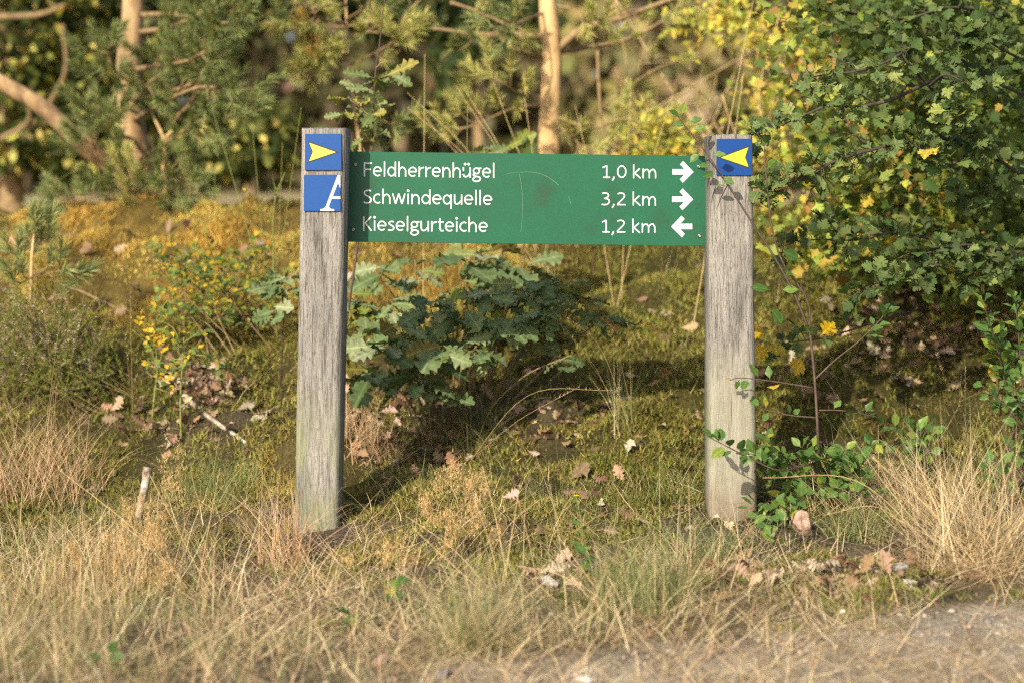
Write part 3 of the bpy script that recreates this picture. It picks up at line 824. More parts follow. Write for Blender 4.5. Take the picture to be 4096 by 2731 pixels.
y2 = 3.1
lp = lambda *a: [P(x, y, y2 + dy) for x, y, dy in a]
pine('pine_tree', 'two stemmed pine with thick orange trunk and blue green needles left of the sign',
     [(lp((580, 960, 0), (572, 760, 0), (530, 520, 0), (515, 280, 0), (530, 100, 0), (545, -250, 0)), (.064, .046)),
      (lp((600, 900, -.05), (520, 740, -.05), (420, 650, -.1), (290, 545, -.2), (170, 430, -.2), (0, 330, -.2), (-200, 220, -.2)), (.046, .032))],
     [(lp((560, 130, -.05), (680, 110, -.4), (800, 60, -.7), (940, 20, -.8)), .013, GRN, 16, .2, .3),
      (lp((560, 60, -.05), (700, 60, -.4), (850, 90, -.8), (990, 90, -.9)), .012, GRN, 15, .2, .3),
      (lp((540, 280, -.05), (640, 260, -.4), (760, 240, -.8), (900, 150, -.9)), .012, GRN, 16, .2, .3),
      (lp((530, 400, -.05), (660, 370, -.4), (790, 320, -.6), (850, 180, -.7)), .012, GRN, 14, .18, .4),
      (lp((540, 480, -.05), (640, 420, -.5), (800, 350, -.8), (960, 370, -.9)), .012, GRN, 15, .2, .4),
      (lp((520, 330, -.05), (460, 280, -.4), (420, 180, -.5)), .010, GRN, 9, .18, .4),
      (lp((530, 560, -.05), (450, 520, -.4), (420, 430, -.5)), .010, GRN, 10, .18, .4),
      (lp((560, 640, -.05), (680, 560, -.5), (820, 480, -.8), (900, 500, -.9)), .010, GRN, 12, .2, .4),
      (lp((520, 440, -.05), (600, 330, -.5), (690, 280, -.5)), .010, GRN, 12, .18, .3),
      (lp((480, 700, -.1), (430, 680, -.4), (340, 480, -.5)), .008, GRN, 11, .16, .3),
      (lp((590, 780, -.1), (660, 700, -.5), (700, 700, -.6)), .008, GRN, 10, .16, .3),
      (lp((560, 860, -.1), (460, 800, -.4), (300, 800, -.5), (240, 850, -.5)), .008, GRN, 16, .16, .2),
      (lp((420, 650, -.1), (380, 590, -.4), (330, 520, -.4)), .008, GRN, 8, .14, .3),
      (lp((620, 800, -.1), (700, 760, -.5), (760, 790, -.6)), .007, GRN, 12, .14, .3),
      (lp((640, 870, -.2), (560, 760, -.5), (520, 720, -.5)), .007, YGR, 10, .14, .3),
      (lp((550, -40, 0), (720, -40, -.4), (900, -30, -.8)), .012, GRN, 14, .2, .2)], bark=M_BARKDULL)

lc = lambda *a: [P(x, y, 2.7 + dy) for x, y, dy in a]
pine('pine_sapling', 'small bare forked stem standing before the thick orange pine trunk',
     [(lc((655, 880, 0), (655, 700, 0), (656, 560, 0)), (.014, .010)), (lc((656, 560, 0), (640, 520, 0), (620, 480, 0)), (.009, .005)), (lc((656, 560, 0), (690, 520, 0), (705, 470, 0)), (.009, .005))],
     [(lc((620, 480, 0), (600, 430, 0), (590, 360, 0)), .005, GRN, 6, .14, .2), (lc((705, 470, 0), (770, 400, 0), (830, 260, 0), (850, 160, 0)), .009, GRN, 8, .16, .3), (lc((705, 470, 0), (800, 500, -.1), (870, 480, -.1)), .005, GRN, 8, .15, .1)])

# sunlit pine spray between the two pines, hanging from its branch
hs = lambda *a: [P(x, y, 2.4 + dy) for x, y, dy in a]
pine('young_pine', 'young pine with bright yellow green needle tufts above the left post',
     [(hs((1480, 950, .3), (1440, 600, .3), (1400, 300, .3), (1385, 60, .3), (1380, -200, .3)), (.006, .004))],
     [(hs((1385, 100, .3), (1310, 80, .1), (1260, 60, 0), (1250, 20, 0)), .006, YGR, 9, .13, .4),
      (hs((1395, 220, .3), (1320, 190, .1), (1260, 230, 0)), .006, YGR, 12, .12, .4),
      (hs((1395, 240, .3), (1300, 290, .1), (1200, 320, 0)), .005, YGR, 9, .13, .4),
      (hs((1390, 160, .3), (1290, 150, .1), (1230, 150, 0)), .005, ORG, 4, .10, .6),
      (hs((1400, 150, .3), (1500, 130, .1), (1640, 170, 0)), .006, YGR, 10, .14, .2),
      (hs((1405, 260, .3), (1520, 200, .1), (1600, 150, 0)), .005, YGR, 7, .13, .4),
      (hs((1385, 80, .3), (1460, 30, .1), (1500, -20, 0)), .006, GRN, 9, .14, .2),
      (hs((1440, 480, .3), (1500, 470, .1), (1600, 520, 0)), .005, GRN, 6, .12, .4),
      (hs((1385, 20, .3), (1200, 20, .1), (1100, -20, 0)), .006, GRN, 8, .14, .2)])
sp_ = lambda *a: [P(x, y, 2.9 + dy) for x, y, dy in a]
pine('pine_seedling', 'knee high pine seedling on the moss crest behind the right end of the board',
     [(sp_((2300, 870, 0), (2302, 650, 0), (2305, 540, 0)), (.008, .004))],
     [(sp_((2301, 640, 0), (2290, 600, 0), (2270, 560, 0)), .003, YGR, 3, .05, .1), (sp_((2302, 640, 0), (2320, 600, 0), (2345, 570, 0)), .003, YGR, 3, .05, .1), (sp_((2304, 600, 0), (2305, 560, 0), (2306, 530, 0)), .003, YGR, 4, .06, .1)])
ls = lambda *a: [P(x, y, 1.3 + dy) for x, y, dy in a]
gp = ls((122, 1270, 0))[0]; gp.z = g1(gp.x, gp.y) - .02
pine('pine_seedling', 'thin pine seedling with soft green needles among heather near the left edge',
     [([gp] + ls((126, 1100, 0), (132, 980, 0), (150, 870, 0)), (.0075, .003))],
     [(ls((128, 1095, 0), (80, 1040, .05), (30, 1000, .1)), .003, GRN, 5, .09, .2), (ls((128, 1095, 0), (200, 1090, 0), (270, 1080, -.05)), .003, GRN, 5, .09, .2),
      (ls((132, 1010, 0), (170, 970, .03), (200, 930, .03)), .003, GRN, 4, .07, .2), (ls((132, 980, 0), (140, 920, 0), (152, 860, 0)), .003, GRN, 6, .06, .1), (ls((126, 1110, 0), (90, 1130, -.1), (60, 1150, -.1)), .003, GRN, 3, .08, .2)])

# ------------------------------------------------------------------ broad-leaved trees behind
def crown_tree(name, label, base, trunk, blobs, n, size, pal, lit, group=None):
    base.z = g1(base.x, base.y) - .03
    t = thing(name, label, 'tree', base, group)
    for pts, r0, r1 in trunk:
        mb = MB(); mb.tube(bez(pts, 12), [r0, r1], 8, jit=.08); build(mb, 'trunk' if (pts is trunk[0][0]) else 'branch', M_TWIG, t, smooth=True)
    mb = MB()
    w = np.array([b[3] * b[4] for b in blobs]); w = w / w.sum()
    bi = rng.choice(len(blobs), n, p=w); B = np.array([(b[0], b[1], b[2], b[3], b[4], b[5]) for b in blobs], float)[bi]
    u = unit(rng.normal(0, 1, (n, 3))) * (rng.uniform(.35, 1, (n, 1)) ** .5)
    pos = B[:, :3] + u * B[:, 3:6]
    d = unit(u * .5 + rng.normal(0, .6, (n, 3)) + np.array([0, 0, -.75])); nn = u + rng.normal(0, .5, (n, 3)) + np.array([0, 0, .7])
    c = pick(pal, n, .2)
    k = rng.uniform(0, 1, n) < .22  # shaded leaf tone with a random sunlit share, both put into the colour
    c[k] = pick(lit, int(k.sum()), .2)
    leaf_mass(mb, template(R_OVA, .15, .15), pos, d, nn, size * rng.uniform(.7, 1.25, n), c)
    o = build(mb, 'foliage', M_LEAF, t); o['kind'] = 'stuff'
    return t
def B(px, py, y, rx, ry=None, dep=.5):
    p = P(px, py, y); k = (y + D) / F
    return (p.x, p.y, p.z, rx * k, dep, (ry or rx) * k)
b0 = P(60, 950, 7.2)
crown_tree('broadleaf_tree', 'dark leafy tree with yellow flecks filling the top left corner', b0,
           [([b0, P(30, 500, 7.2), P(-20, -200, 7.2)], .09, .06), ([P(80, 560, 6.9), P(150, 480, 6.9), P(260, 300, 6.6), P(250, 100, 6.5)], .025, .012), ([P(-50, 70, 6.5), P(150, 60, 6.5), P(260, 20, 6.4)], .02, .012), ([P(0, 560, 6.5), P(110, 490, 6.5), P(115, 400, 6.4)], .018, .01)],
           [B(100, 100, 7.2, 300, 200), B(350, 200, 7.4, 250, 200), B(100, 350, 7.2, 260, 170), B(380, 420, 7.4, 230, 170), B(120, 560, 7.1, 250, 130), B(330, 620, 7.3, 220, 100), B(250, -60, 7.2, 400, 120), B(700, 150, 7.6, 240, 200), B(700, 420, 7.8, 220, 150)],
           5200, .088, [(.03, .048, .012), (.045, .065, .016), (.08, .10, .02)], [(.55, .52, .12), (.62, .55, .18), (.42, .44, .10)])
b0 = P(780, 900, 6.0)
crown_tree('leafy_shrub', 'low dark leafy shrub behind the tall grass left of the sign', b0, [([b0, P(800, 700, 6.0), P(820, 600, 6.0)], .03, .02)],
           [B(820, 560, 6.0, 120, 100, .35), B(980, 520, 6.2, 120, 90, .35), B(1080, 580, 6.2, 110, 90, .35), B(900, 640, 6.0, 140, 70, .35), B(1100, 480, 6.3, 90, 50, .35)],
           1300, .075, [(.04, .06, .015), (.06, .085, .02), (.12, .14, .035)], [(.5, .48, .11), (.58, .5, .14)])
b0 = P(1950, 900, 8.5)
crown_tree('broadleaf_tree', 'dark green tree hanging behind the pine left of the middle trunk', b0, [([b0, P(1900, 300, 8.5), P(1880, -200, 8.5)], .05, .03)],
           [B(1830, 180, 8.3, 120, 110, .4), B(1560, 40, 8.4, 220, 90, .4), B(1780, 40, 8.4, 240, 90, .4), B(1800, 280, 8.2, 60, 60, .3), B(2050, 60, 8.5, 200, 120, .4), B(1450, -30, 8.4, 300, 90, .4)],
           1700, .11, [(.03, .05, .018), (.045, .07, .022)], [(.09, .12, .03)])
b0 = P(1000, 900, 8.0)
crown_tree('broadleaf_tree', 'dark tree above the far clearing behind the left pine needles', b0, [([b0, P(1000, 300, 8.2), P(980, -200, 8.3)], .05, .03)],
           [B(900, 30, 8.0, 200, 120, .4), B(1080, 10, 8.0, 170, 90, .4), B(820, 200, 8.2, 180, 130, .4), B(1200, -40, 8.0, 260, 80, .4)],
           1500, .10, [(.03, .045, .014), (.045, .06, .018)], [(.25, .24, .06)])

# sunlit thicket behind the right post: dead twigs and pale saplings
def thicket():
    t = thing('twig_thicket', 'tangle of dry golden twigs behind the right end of the board', 'shrub', P(2850, 850, 2.6))
    for k in range(30):
        a = P(random.uniform(2430, 3250), random.uniform(680, 860), 2.6 + random.uniform(-.4, 1.2))
        b_ = P(random.uniform(2380, 3300), random.uniform(-60, 480), a.y + random.uniform(-.4, .4))
        a.z = g1(a.x, a.y) - .02
        m = a.lerp(b_, random.uniform(.35, .65)) + Vector((random.gauss(0, .14), random.gauss(0, .1), random.gauss(0, .08)))
        mb = MB(); q = bez([a, m, b_], 10); r = random.uniform(.003, .007); mb.tube(q, [r, r * .4], 5, jit=.15)
        for j in range(random.randint(2, 5)):
            i = random.randint(2, 8); d = Vector((random.gauss(0, 1), random.gauss(0, .6), random.gauss(.2, .6))).normalized() * random.uniform(.1, .32)
            mb.tube(bez([q[i], q[i] + d * .5 + Vector((0, 0, random.gauss(0, .02))), q[i] + d], 5), [r * .5, r * .25], 4)
        build(mb, 'twig', M_STRAW if k % 3 else M_TWIG, t, smooth=True)
    mb = MB(); n = 1300
    c = np.array([(2960, 80), (3060, 180), (3060, 400), (3020, 560), (2900, 60), (2780, 100), (3100, 620), (2640, 540), (2700, 590), (2560, 540)])[rng.integers(0, 10, n)] + rng.normal(0, 55, (n, 2))
    pos = npP(c[:, 0], c[:, 1], rng.uniform(2.2, 3.3, n))
    leaf_mass(mb, template(R_OVA, .2, .1), pos, rng.normal(0, 1, (n, 3)), rng.normal(0, .7, (n, 3)) + np.array([-.3, -.6, .5]), rng.uniform(.025, .05, n), pick([(.5, .5, .10), (.58, .5, .10), (.38, .44, .09), (.6, .46, .09)], n, .2))
    o = build(mb, 'foliage', M_LEAF, t); o['kind'] = 'stuff'
thicket()

# ------------------------------------------------------------------ leafy plants near the sign
def leaf_meshes(name, rows, mat, k=5, scale_w=1.0, curl=(.0, .35), fold=(.05, .4), wave=.15):
    out = []
    for i in range(k):
        v, q = template([(t, w * scale_w * random.uniform(.9, 1.1), s) for t, w, s in rows], random.uniform(*fold), random.uniform(*curl), random.uniform(-.3, .3), wave)
        me = mesh_np(name, v, [q], None, True); me.materials.append(mat); out.append(me)
    return out

def G3(x, y, off=0.0):
    return Vector((x, y, g1(x, y) + off))

def put_leaves(t, meshes, rec, tpl, colf, mat, limit=300):
    """rec: list of (pos, dir, normal, size); the nearest to the viewer become parts of their own"""
    rec.sort(key=lambda r: r[0][1] - r[3])
    a, b_ = rec[:limit], rec[limit:]
    leaf_objects(t, 'leaf', meshes, [r[0] for r in a], [tuple(r[1]) for r in a], [tuple(r[2]) for r in a], [r[3] for r in a])
    if b_:
        mb = MB()
        leaf_mass(mb, tpl, [tuple(r[0]) for r in b_], [tuple(r[1]) for r in b_], [tuple(r[2]) for r in b_], [r[3] for r in b_], colf(len(b_)))
        o = build(mb, 'foliage', mat, t, smooth=True); o['kind'] = 'stuff'

def rv(s=1.0): return Vector((random.gauss(0, s), random.gauss(0, s), random.gauss(0, s)))

# oak shrub under the board
def oak_shrub():
    base = ground_at(1850, 1560)
    t = thing('oak_shrub', 'low oak shrub with dull blue green lobed leaves under the green board', 'shrub', base)
    cl = [(1400, 1190, 7, .75, .8), (1500, 1085, 7, .9, .9), (1440, 1480, 10, .45, 1), (1520, 1370, 11, .5, 1), (1600, 1290, 11, .55, 1), (1720, 1220, 12, .6, 1), (1760, 1400, 13, .5, 1.1),
          (1850, 1130, 9, .9, .9), (1990, 1175, 13, .7, .95), (2110, 1140, 12, .7, .95), (2240, 1120, 10, .7, .95), (2050, 1280, 12, .6, .95), (2180, 1260, 12, .6, .95), (2320, 1200, 10, .65, .9), (2420, 1265, 9, .65, .85),
          (1660, 1510, 9, .5, 1), (1760, 1560, 8, .55, 1), (1900, 1390, 9, .6, .9), (2285, 1420, 4, .6, .9), (1880, 1020, 6, .95, 1.5), (1660, 1040, 7, 1.0, .8), (2100, 1010, 5, 1.1, 1.4), (1980, 1020, 5, 1.1, 1.3), (2150, 1380, 7, .75, .9), (1560, 1200, 6, .8, .9), (1450, 1290, 6, .7, .9), (1850, 1260, 10, .65, 1), (1950, 1330, 7, .7, .9)]
    rec = []
    for px, py, n, y, sc in cl:
        c = P(px, py, y)
        root = Vector((base.x + (c.x - base.x) * .25 + random.gauss(0, .03), min(base.y, y + .35), 0)); root.z = g1(root.x, root.y) - .02
        q = bez([root, root.lerp(c, .5) + Vector((0, 0, .05)) + rv(.015), c], 9)
        mb = MB(); mb.tube(q, [.0045, .0016], 5); build(mb, 'stem', M_TWIG, t, smooth=True)
        ax = (q[-1] - q[-3]).normalized()
        for k in range(n):
            a = 2 * math.pi * (k * .382 + random.random() * .1); u = random.uniform(0, .06)
            out = Vector((math.cos(a), math.sin(a) * .8, random.uniform(-.55, .2))).normalized()
            d = (out + ax * random.uniform(-.1, .5) + Vector((0, -.15, -.12))).normalized()
            nn = Vector((0, -.45, .8)) + rv(.35)
            rec.append((c - ax * u + rv(.012), d, nn, sc * random.uniform(.072, .128)))
    put_leaves(t, leaf_meshes('oak_leaf', R_OAK, M_OAK, 7, 1.05, (.0, .4), (-.05, .3), .25), rec, template(R_OAK, .2, .15), lambda n: pick([(.06, .10, .05)], n), M_LEAF)
oak_shrub()

def oak_sapling(name, label, base, top, spots, sz, n_each, side=1.0, r=.004, mat=M_OAKS, mid=None):
    t = thing(name, label, 'sapling', base)
    q = bez([base] + (mid or []) + [top], 14); mb = MB(); mb.tube(q, [r, r * .35], 6); build(mb, 'stem', M_REDTWIG, t, smooth=True)
    rec = []
    for (c, n) in spots:
        i = min(range(len(q)), key=lambda k: (q[k] - c).length)
        if (q[i] - c).length > .02:
            mb = MB(); mb.tube(bez([q[max(i - 1, 0)], q[max(i - 1, 0)].lerp(c, .55) + Vector((0, 0, .006)), c], 5), [r * .5, r * .3], 4); build(mb, 'twig', M_TWIG, t, smooth=True)
        for k in range(n):
            a = 2 * math.pi * (k * .382 + random.random() * .2)
            d = Vector((math.cos(a), math.sin(a) * .7, random.uniform(-.5, .45))).normalized()
            rec.append((c + rv(.008), d, Vector((0, -.4, .8)) + rv(.45), sz * random.uniform(.65, 1.2)))
    put_leaves(t, leaf_meshes('oak_leaf', R_OAK, mat, 6, 1.0, (.0, .5), (0, .45), .25), rec, template(R_OAK, .2, .15), lambda n: pick([(.1, .14, .05)], n), M_LEAF)
    return t
yb = .75
bb = P(1325, 1250, yb); bb.z = g1(bb.x, yb)
t = oak_sapling('oak_sapling', 'young oak with mildewed pale leaves and one tall shoot behind the left post', bb, P(1541, -30, yb),
            [(P(1540, 250, yb), 1), (P(1450, 350, yb), 5), (P(1500, 315, yb), 6), (P(1400, 400, yb), 5), (P(1380, 440, yb - .05), 4), (P(1500, 400, yb), 5), (P(1500, 455, yb), 5), (P(1500, 530, yb), 7), (P(1440, 560, yb), 5), (P(1560, 300, yb - .05), 3)],
            .068, 5, mid=[P(1450, 850, yb), P(1490, 520, yb), P(1500, 310, yb), P(1520, 160, yb)])
mb = MB()
for (px, py), (qx, qy), s in (((1530, 310), (1690, 238), .13), ((1470, 340), (1372, 290), .09)):   # the long top leaves
    pass
rec = [(P(1535, 310, yb - .03), P(1690, 236, yb - .08) - P(1535, 310, yb - .03), Vector((-.3, -.75, .6)), .125), (P(1495, 312, yb), P(1370, 285, yb - .04) - P(1495, 312, yb), Vector((.2, -.7, .7)), .10), (P(1488, 360, yb - .02), P(1370, 352, yb - .05) - P(1488, 360, yb), Vector((0, -.8, .6)), .088)]
leaf_objects(t, 'leaf', leaf_meshes('oak_leaf', R_OAK, M_OAKS, 3, .75, (0, .1), (.1, .3), .2), [r[0] for r in rec], [tuple(r[1]) for r in rec], [tuple(r[2]) for r in rec], [r[3] for r in rec])
bb = P(2010, 900, 1.25); bb.z = g1(bb.x, 1.25)
oak_sapling('oak_sapling', 'oak shoot whose few leaf tips peep over the middle of the board', bb, P(2010, 590, 1.25), [(P(2010, 600, 1.25), 4), (P(2060, 575, 1.25), 4), (P(1960, 600, 1.25), 4), (P(1900, 610, 1.25), 2)], .09, 4)
bb = ground_at(1120, 1560); 
oak_sapling('oak_sapling', 'small dark oak seedling close beside the left edge of the left post', bb, P(1140, 1150, bb.y - .12), [(P(1130, 1120, bb.y - .12), 8), (P(1085, 1150, bb.y - .12), 6), (P(1165, 1180, bb.y - .12), 4), (P(1085, 1270, bb.y - .15), 4), (P(1110, 1240, bb.y - .15), 3)], .075, 5, mat=M_OAK)

# generic shoots with small leaves
def shoot(t, pts, r0, r1, barkm, rec, t0, per_m, size, up=.5, spread=.8, n=16, name='stem', clump=1):
    q = bez(pts, n); mb = MB(); mb.tube(q, [r0 + (r1 - r0) * i / n for i in range(n + 1)], 6, jit=.06)
    build(mb, name, barkm, t, smooth=True)
    L = sum((q[i + 1] - q[i]).length for i in range(n)); m = max(1, int(L * (1 - t0) * per_m)); s = 1
    for k in range(m):
        u = t0 + (1 - t0) * (k + random.uniform(.2, .8)) / m; i = min(int(u * n), n - 1); f = u * n - i
        p = q[i].lerp(q[i + 1], f); ax = (q[i + 1] - q[i]).normalized()
        for c in range(clump):
            s = -s; w = rv(1); w = (w - ax * w.dot(ax)).normalized()
            d = (ax * random.uniform(.1, .9) + w * spread + Vector((0, 0, up * .4))).normalized()
            rec.append((p + w * .004, d, Vector((0, -.5, .75)) + rv(.4), size * random.uniform(.6, 1.2)))
    return q

BLK_T = template(R_OVA, .25, .15)
def blackthorn():
    base = ground_at(3290, 2010)
    t = thing('blackthorn_sapling', 'slender blackthorn sapling whose bare shoots cross in front of the right post', 'sapling', base)
    rec = []; Y = -.06
    W = lambda *a: [P(x, y, Y + (a_[0] if a_ else 0)) for x, y, *a_ in a]
    j = P(3240, 1330, Y)
    shoot(t, [base] + W((3275, 1800), (3262, 1560), (3250, 1420)) + [j], .0042, .0034, M_REDTWIG, rec, .9, 4, .04)
    q = shoot(t, [j] + W((3170, 1160), (3080, 1000), (3020, 910), (2900, 720), (2800, 580), (2735, 500), (2705, 455)), .0036, .0012, M_REDTWIG, rec, .03, 5, .036)
    for px, py in ((3080, 1160), (3150, 1080), (3200, 1040), (3130, 1300)): rec.append((P(px, py, Y), Vector((random.uniform(-.9, .3), -.3, random.uniform(-.3, .6))), Vector((.2, -.8, .5)) + rv(.2), .056))
    for px, py, dx, dz in ((2745, 500, -1, .1), (2755, 490, .8, .3), (2720, 470, -.9, .6), (2725, 460, .3, .9), (2770, 560, -1, .1), (2770, 520, .9, .25), (2850, 620, .9, .1), (2800, 615, -.7, -.5), (2845, 670, -.9, .1), (2860, 690, -.8, -.3), (2890, 710, .7, -.4)):
        rec.append((P(px, py, Y), Vector((dx, -.2, dz)), Vector((0, -.75, .6)) + rv(.25), .036))
    shoot(t, [j] + W((3230, 1200), (3130, 1050), (3085, 900), (3070, 760), (3058, 620), (3060, 560)), .003, .0014, M_REDTWIG, rec, .1, 22, .04)
    shoot(t, W((3256, 1520), (3340, 1440), (3440, 1360), (3520, 1280), (3550, 1230)), .0028, .001, M_REDTWIG, rec, .5, 85, .040)
    shoot(t, W((3250, 1550), (3160, 1535), (3060, 1520), (2960, 1510), (2920, 1520)), .0024, .001, M_REDTWIG, rec, .3, 50, .038)
    shoot(t, W((3270, 1670), (3160, 1660), (3070, 1640), (3030, 1620)), .0024, .001, M_REDTWIG, rec, .2, 55, .036)
    shoot(t, W((3270, 1640), (3350, 1640), (3430, 1650), (3520, 1670)), .0022, .001, M_REDTWIG, rec, .25, 65, .042)
    shoot(t, W((3260, 1850, .02), (3120, 1880, -.1), (3000, 1830, -.12), (2900, 1780, -.12), (2840, 1750, -.12)), .0028, .001, M_REDTWIG, rec, .3, 60, .042)
    for k in range(24):                                            # the leafy foot of the sapling
        a = Vector((base.x + random.gauss(0, .05), base.y + random.gauss(0, .04), base.z)); px = random.uniform(2980, 3520); py = random.uniform(1700, 2130)
        shoot(t, [a, a.lerp(P(px, py, Y), .5) + Vector((0, 0, .03)), P(px, py, Y - random.uniform(0, .15))], .0018, .0008, M_REDTWIG, rec, .3, 75, .040, name='twig', n=8)
    put_leaves(t, leaf_meshes('blackthorn_leaf', R_OVA, M_BLK, 6, 1.0), rec, BLK_T, lambda n: pick([(.09, .17, .045), (.13, .22, .05)], n), M_LEAF)
blackthorn()

def edge_shrub():
    base = P(4080, 1850, .15); base.z = g1(base.x, .15)
    t = thing('blackthorn_shrub', 'leafy blackthorn shrub at the right edge with bright oval leaves', 'shrub', base); rec = []
    for tip in ((3930, 1200), (3960, 1290), (4060, 1180), (4100, 1260), (3990, 1400), (4090, 1400), (3930, 1540), (4000, 1600), (4090, 1580), (4030, 1480), (4100, 1700), (4050, 1800), (3980, 1330), (4150, 1300)):
        c = P(tip[0], tip[1], .05 + random.uniform(-.15, .15)); a = base + Vector((random.gauss(0, .03), random.gauss(0, .03), 0))
        shoot(t, [a, a.lerp(c, .55) + Vector((.03, 0, .02)) + rv(.02), c], .003, .001, M_REDTWIG, rec, .5, 75, .045)
    put_leaves(t, leaf_meshes('blackthorn_leaf', R_OVA, M_BLK, 6, 1.05), rec, BLK_T, lambda n: pick([(.09, .17, .045), (.13, .22, .05)], n), M_LEAF)
edge_shrub()
for px, py, lab, k in ((3690, 1920, 'low blackthorn sucker in dry grass right of the pink stone', 7), (3640, 1830, 'upright blackthorn sucker with few large oval leaves near the right shadow', 5), (4060, 2080, 'blackthorn sucker low at the right frame edge above the straw tuft', 6), (3130, 2230, 'tiny blackthorn seedling beside the pink granite stone', 3)):
    b0 = ground_at(px, py); t = thing('blackthorn_sucker', lab, 'sapling', b0, 'blackthorn suckers by the right post'); rec = []
    for i in range(k):
        c = b0 + Vector((random.uniform(-.09, .09), random.uniform(-.06, .05), random.uniform(.04, .17)))
        shoot(t, [b0, b0.lerp(c, .5) + Vector((0, 0, .02)), c], .0018, .0008, M_REDTWIG, rec, .3, 55, .042, n=8)
    put_leaves(t, leaf_meshes('blackthorn_leaf', R_OVA, M_BLK, 5, 1.05), rec, BLK_T, lambda n: pick([(.1, .18, .05)], n), M_LEAF)

# wild roses on the left
def rose(name, label, base, canes, size, mat, per_m, yellow=None, thorns=True, bark=M_GREENSTEM):
    t = thing(name, label, 'rose', base); rec = []; tm = MB()
    for pts, r in canes:
        q = bez(pts, 14); mb = MB(); mb.tube(q, [r, r * .45], 6); build(mb, 'cane', bark, t, smooth=True)
        L = sum((q[i + 1] - q[i]).length for i in range(14)); m = int(L * per_m * .75)
        for k in range(m):
            u = .3 + .7 * (k + random.random()) / max(m, 1); i = min(int(u * 14), 13); p = q[i].lerp(q[i + 1], u * 14 - i)
            ax = (q[i + 1] - q[i]).normalized(); w = rv(); w = (w - ax * w.dot(ax)).normalized(); d = (w + ax * .4 + Vector((0, 0, .25))).normalized()
            l = size * random.uniform(1.8, 2.8)
            mb = None
            for j in range(5):                                     # a compound leaf of five leaflets
                f = (.45, .45, .75, .75, 1)[j]; sdv = d.cross(Vector((0, -.4, .9))).normalized() * (1 if j % 2 else -1)
                dd = (d * .7 + sdv * (.9 if j < 4 else 0) + rv(.12)).normalized()
                rec.append((p + d * l * f, dd, Vector((0, -.45, .8)) + rv(.3), size * random.uniform(.75, 1.1)))
        if thorns:
            for k in range(int(L * 130)):
                u = random.random(); i = min(int(u * 14), 13); p = q[i].lerp(q[i + 1], u * 14 - i); w = rv(); w.z *= .3; w.normalize()
                sdv = w.orthogonal().normalized() * .0008
                tm.add([tuple(p - sdv), tuple(p + sdv), tuple(p + w * .008 + Vector((0, 0, -.002)))], None, [(0, 1, 2)])
    if tm.n: o = build(tm, 'thorns', M_TWIG, t); o['kind'] = 'stuff'
    put_leaves(t, leaf_meshes('rose_leaflet', R_OVA, mat, 5, 1.25), rec, template([(a, w * 1.25, s) for a, w, s in R_OVA], .2, .1), lambda n: pick([(.14, .21, .05), (.22, .27, .05), (.09, .15, .04), (.5, .38, .03)] if mat is M_ROSE else [(.6, .42, .03)], n), M_LEAF)
    return t
b0 = ground_at(725, 1775); yy = b0.y
rose('dog_rose', 'green leaved thorny rose sapling standing left of the left post', b0,
     [([b0, P(722, 1600, yy), P(730, 1450, yy), P(735, 1350, yy)], .0042), ([P(728, 1440, yy), P(680, 1430, yy), P(600, 1400, yy - .03)], .002), ([P(730, 1430, yy), P(800, 1420, yy), P(900, 1440, yy - .05)], .002), ([P(732, 1400, yy), P(690, 1310, yy), P(625, 1280, yy)], .0022), ([P(726, 1530, yy), P(715, 1500, yy - .03), P(690, 1520, yy - .05)], .002), ([P(735, 1370, yy), P(780, 1340, yy), P(790, 1330, yy)], .002)], .025, M_ROSE, 40)
b0 = ground_at(608, 1690); yy = b0.y
rose('dog_rose', 'thorny rose stem with bright yellow leaves beside the heather', b0,
     [([b0, P(620, 1560, yy), P(630, 1480, yy), P(620, 1360, yy)], .0042), ([P(628, 1490, yy), P(600, 1390, yy), P(530, 1320, yy)], .002), ([P(628, 1480, yy), P(650, 1400, yy), P(640, 1340, yy)], .002), ([P(622, 1550, yy), P(650, 1560, yy - .02), P(665, 1565, yy - .03)], .002), ([P(615, 1610, yy), P(590, 1605, yy - .02), P(570, 1610, yy - .03)], .0015)], .024, M_YEL, 26)
b0 = ground_at(900, 1400); yy = b0.y
cs = []
for k in range(30):
    r0 = ground_at(random.uniform(720, 1120), random.uniform(1290, 1440)); tip = P(random.uniform(560, 1160), random.uniform(930, 1330), r0.y + random.uniform(-.2, .15))
    cs.append(([r0, r0.lerp(tip, .5) + Vector((random.gauss(0, .03), 0, .05)), tip], .0024))
rose('dog_rose', 'sprawling yellow green rose bush on the golden moss slope', b0, cs, .024, M_ROSE, 32, bark=M_TWIG)
b0 = ground_at(1112, 1400); yy = b0.y - .05
rose('dog_rose', 'withered upright rose stem with shrivelled tips touching the left post', b0,
     [([b0, P(1100, 1200, yy), P(1092, 950, yy), P(1100, 800, yy), P(1140, 690, yy)], .0035), ([P(1094, 900, yy), P(1050, 790, yy), P(1000, 800, yy)], .0016), ([P(1098, 830, yy), P(1100, 760, yy), P(1090, 710, yy)], .0016)], .014, M_ROSE, 14, bark=M_GREENSTEM)

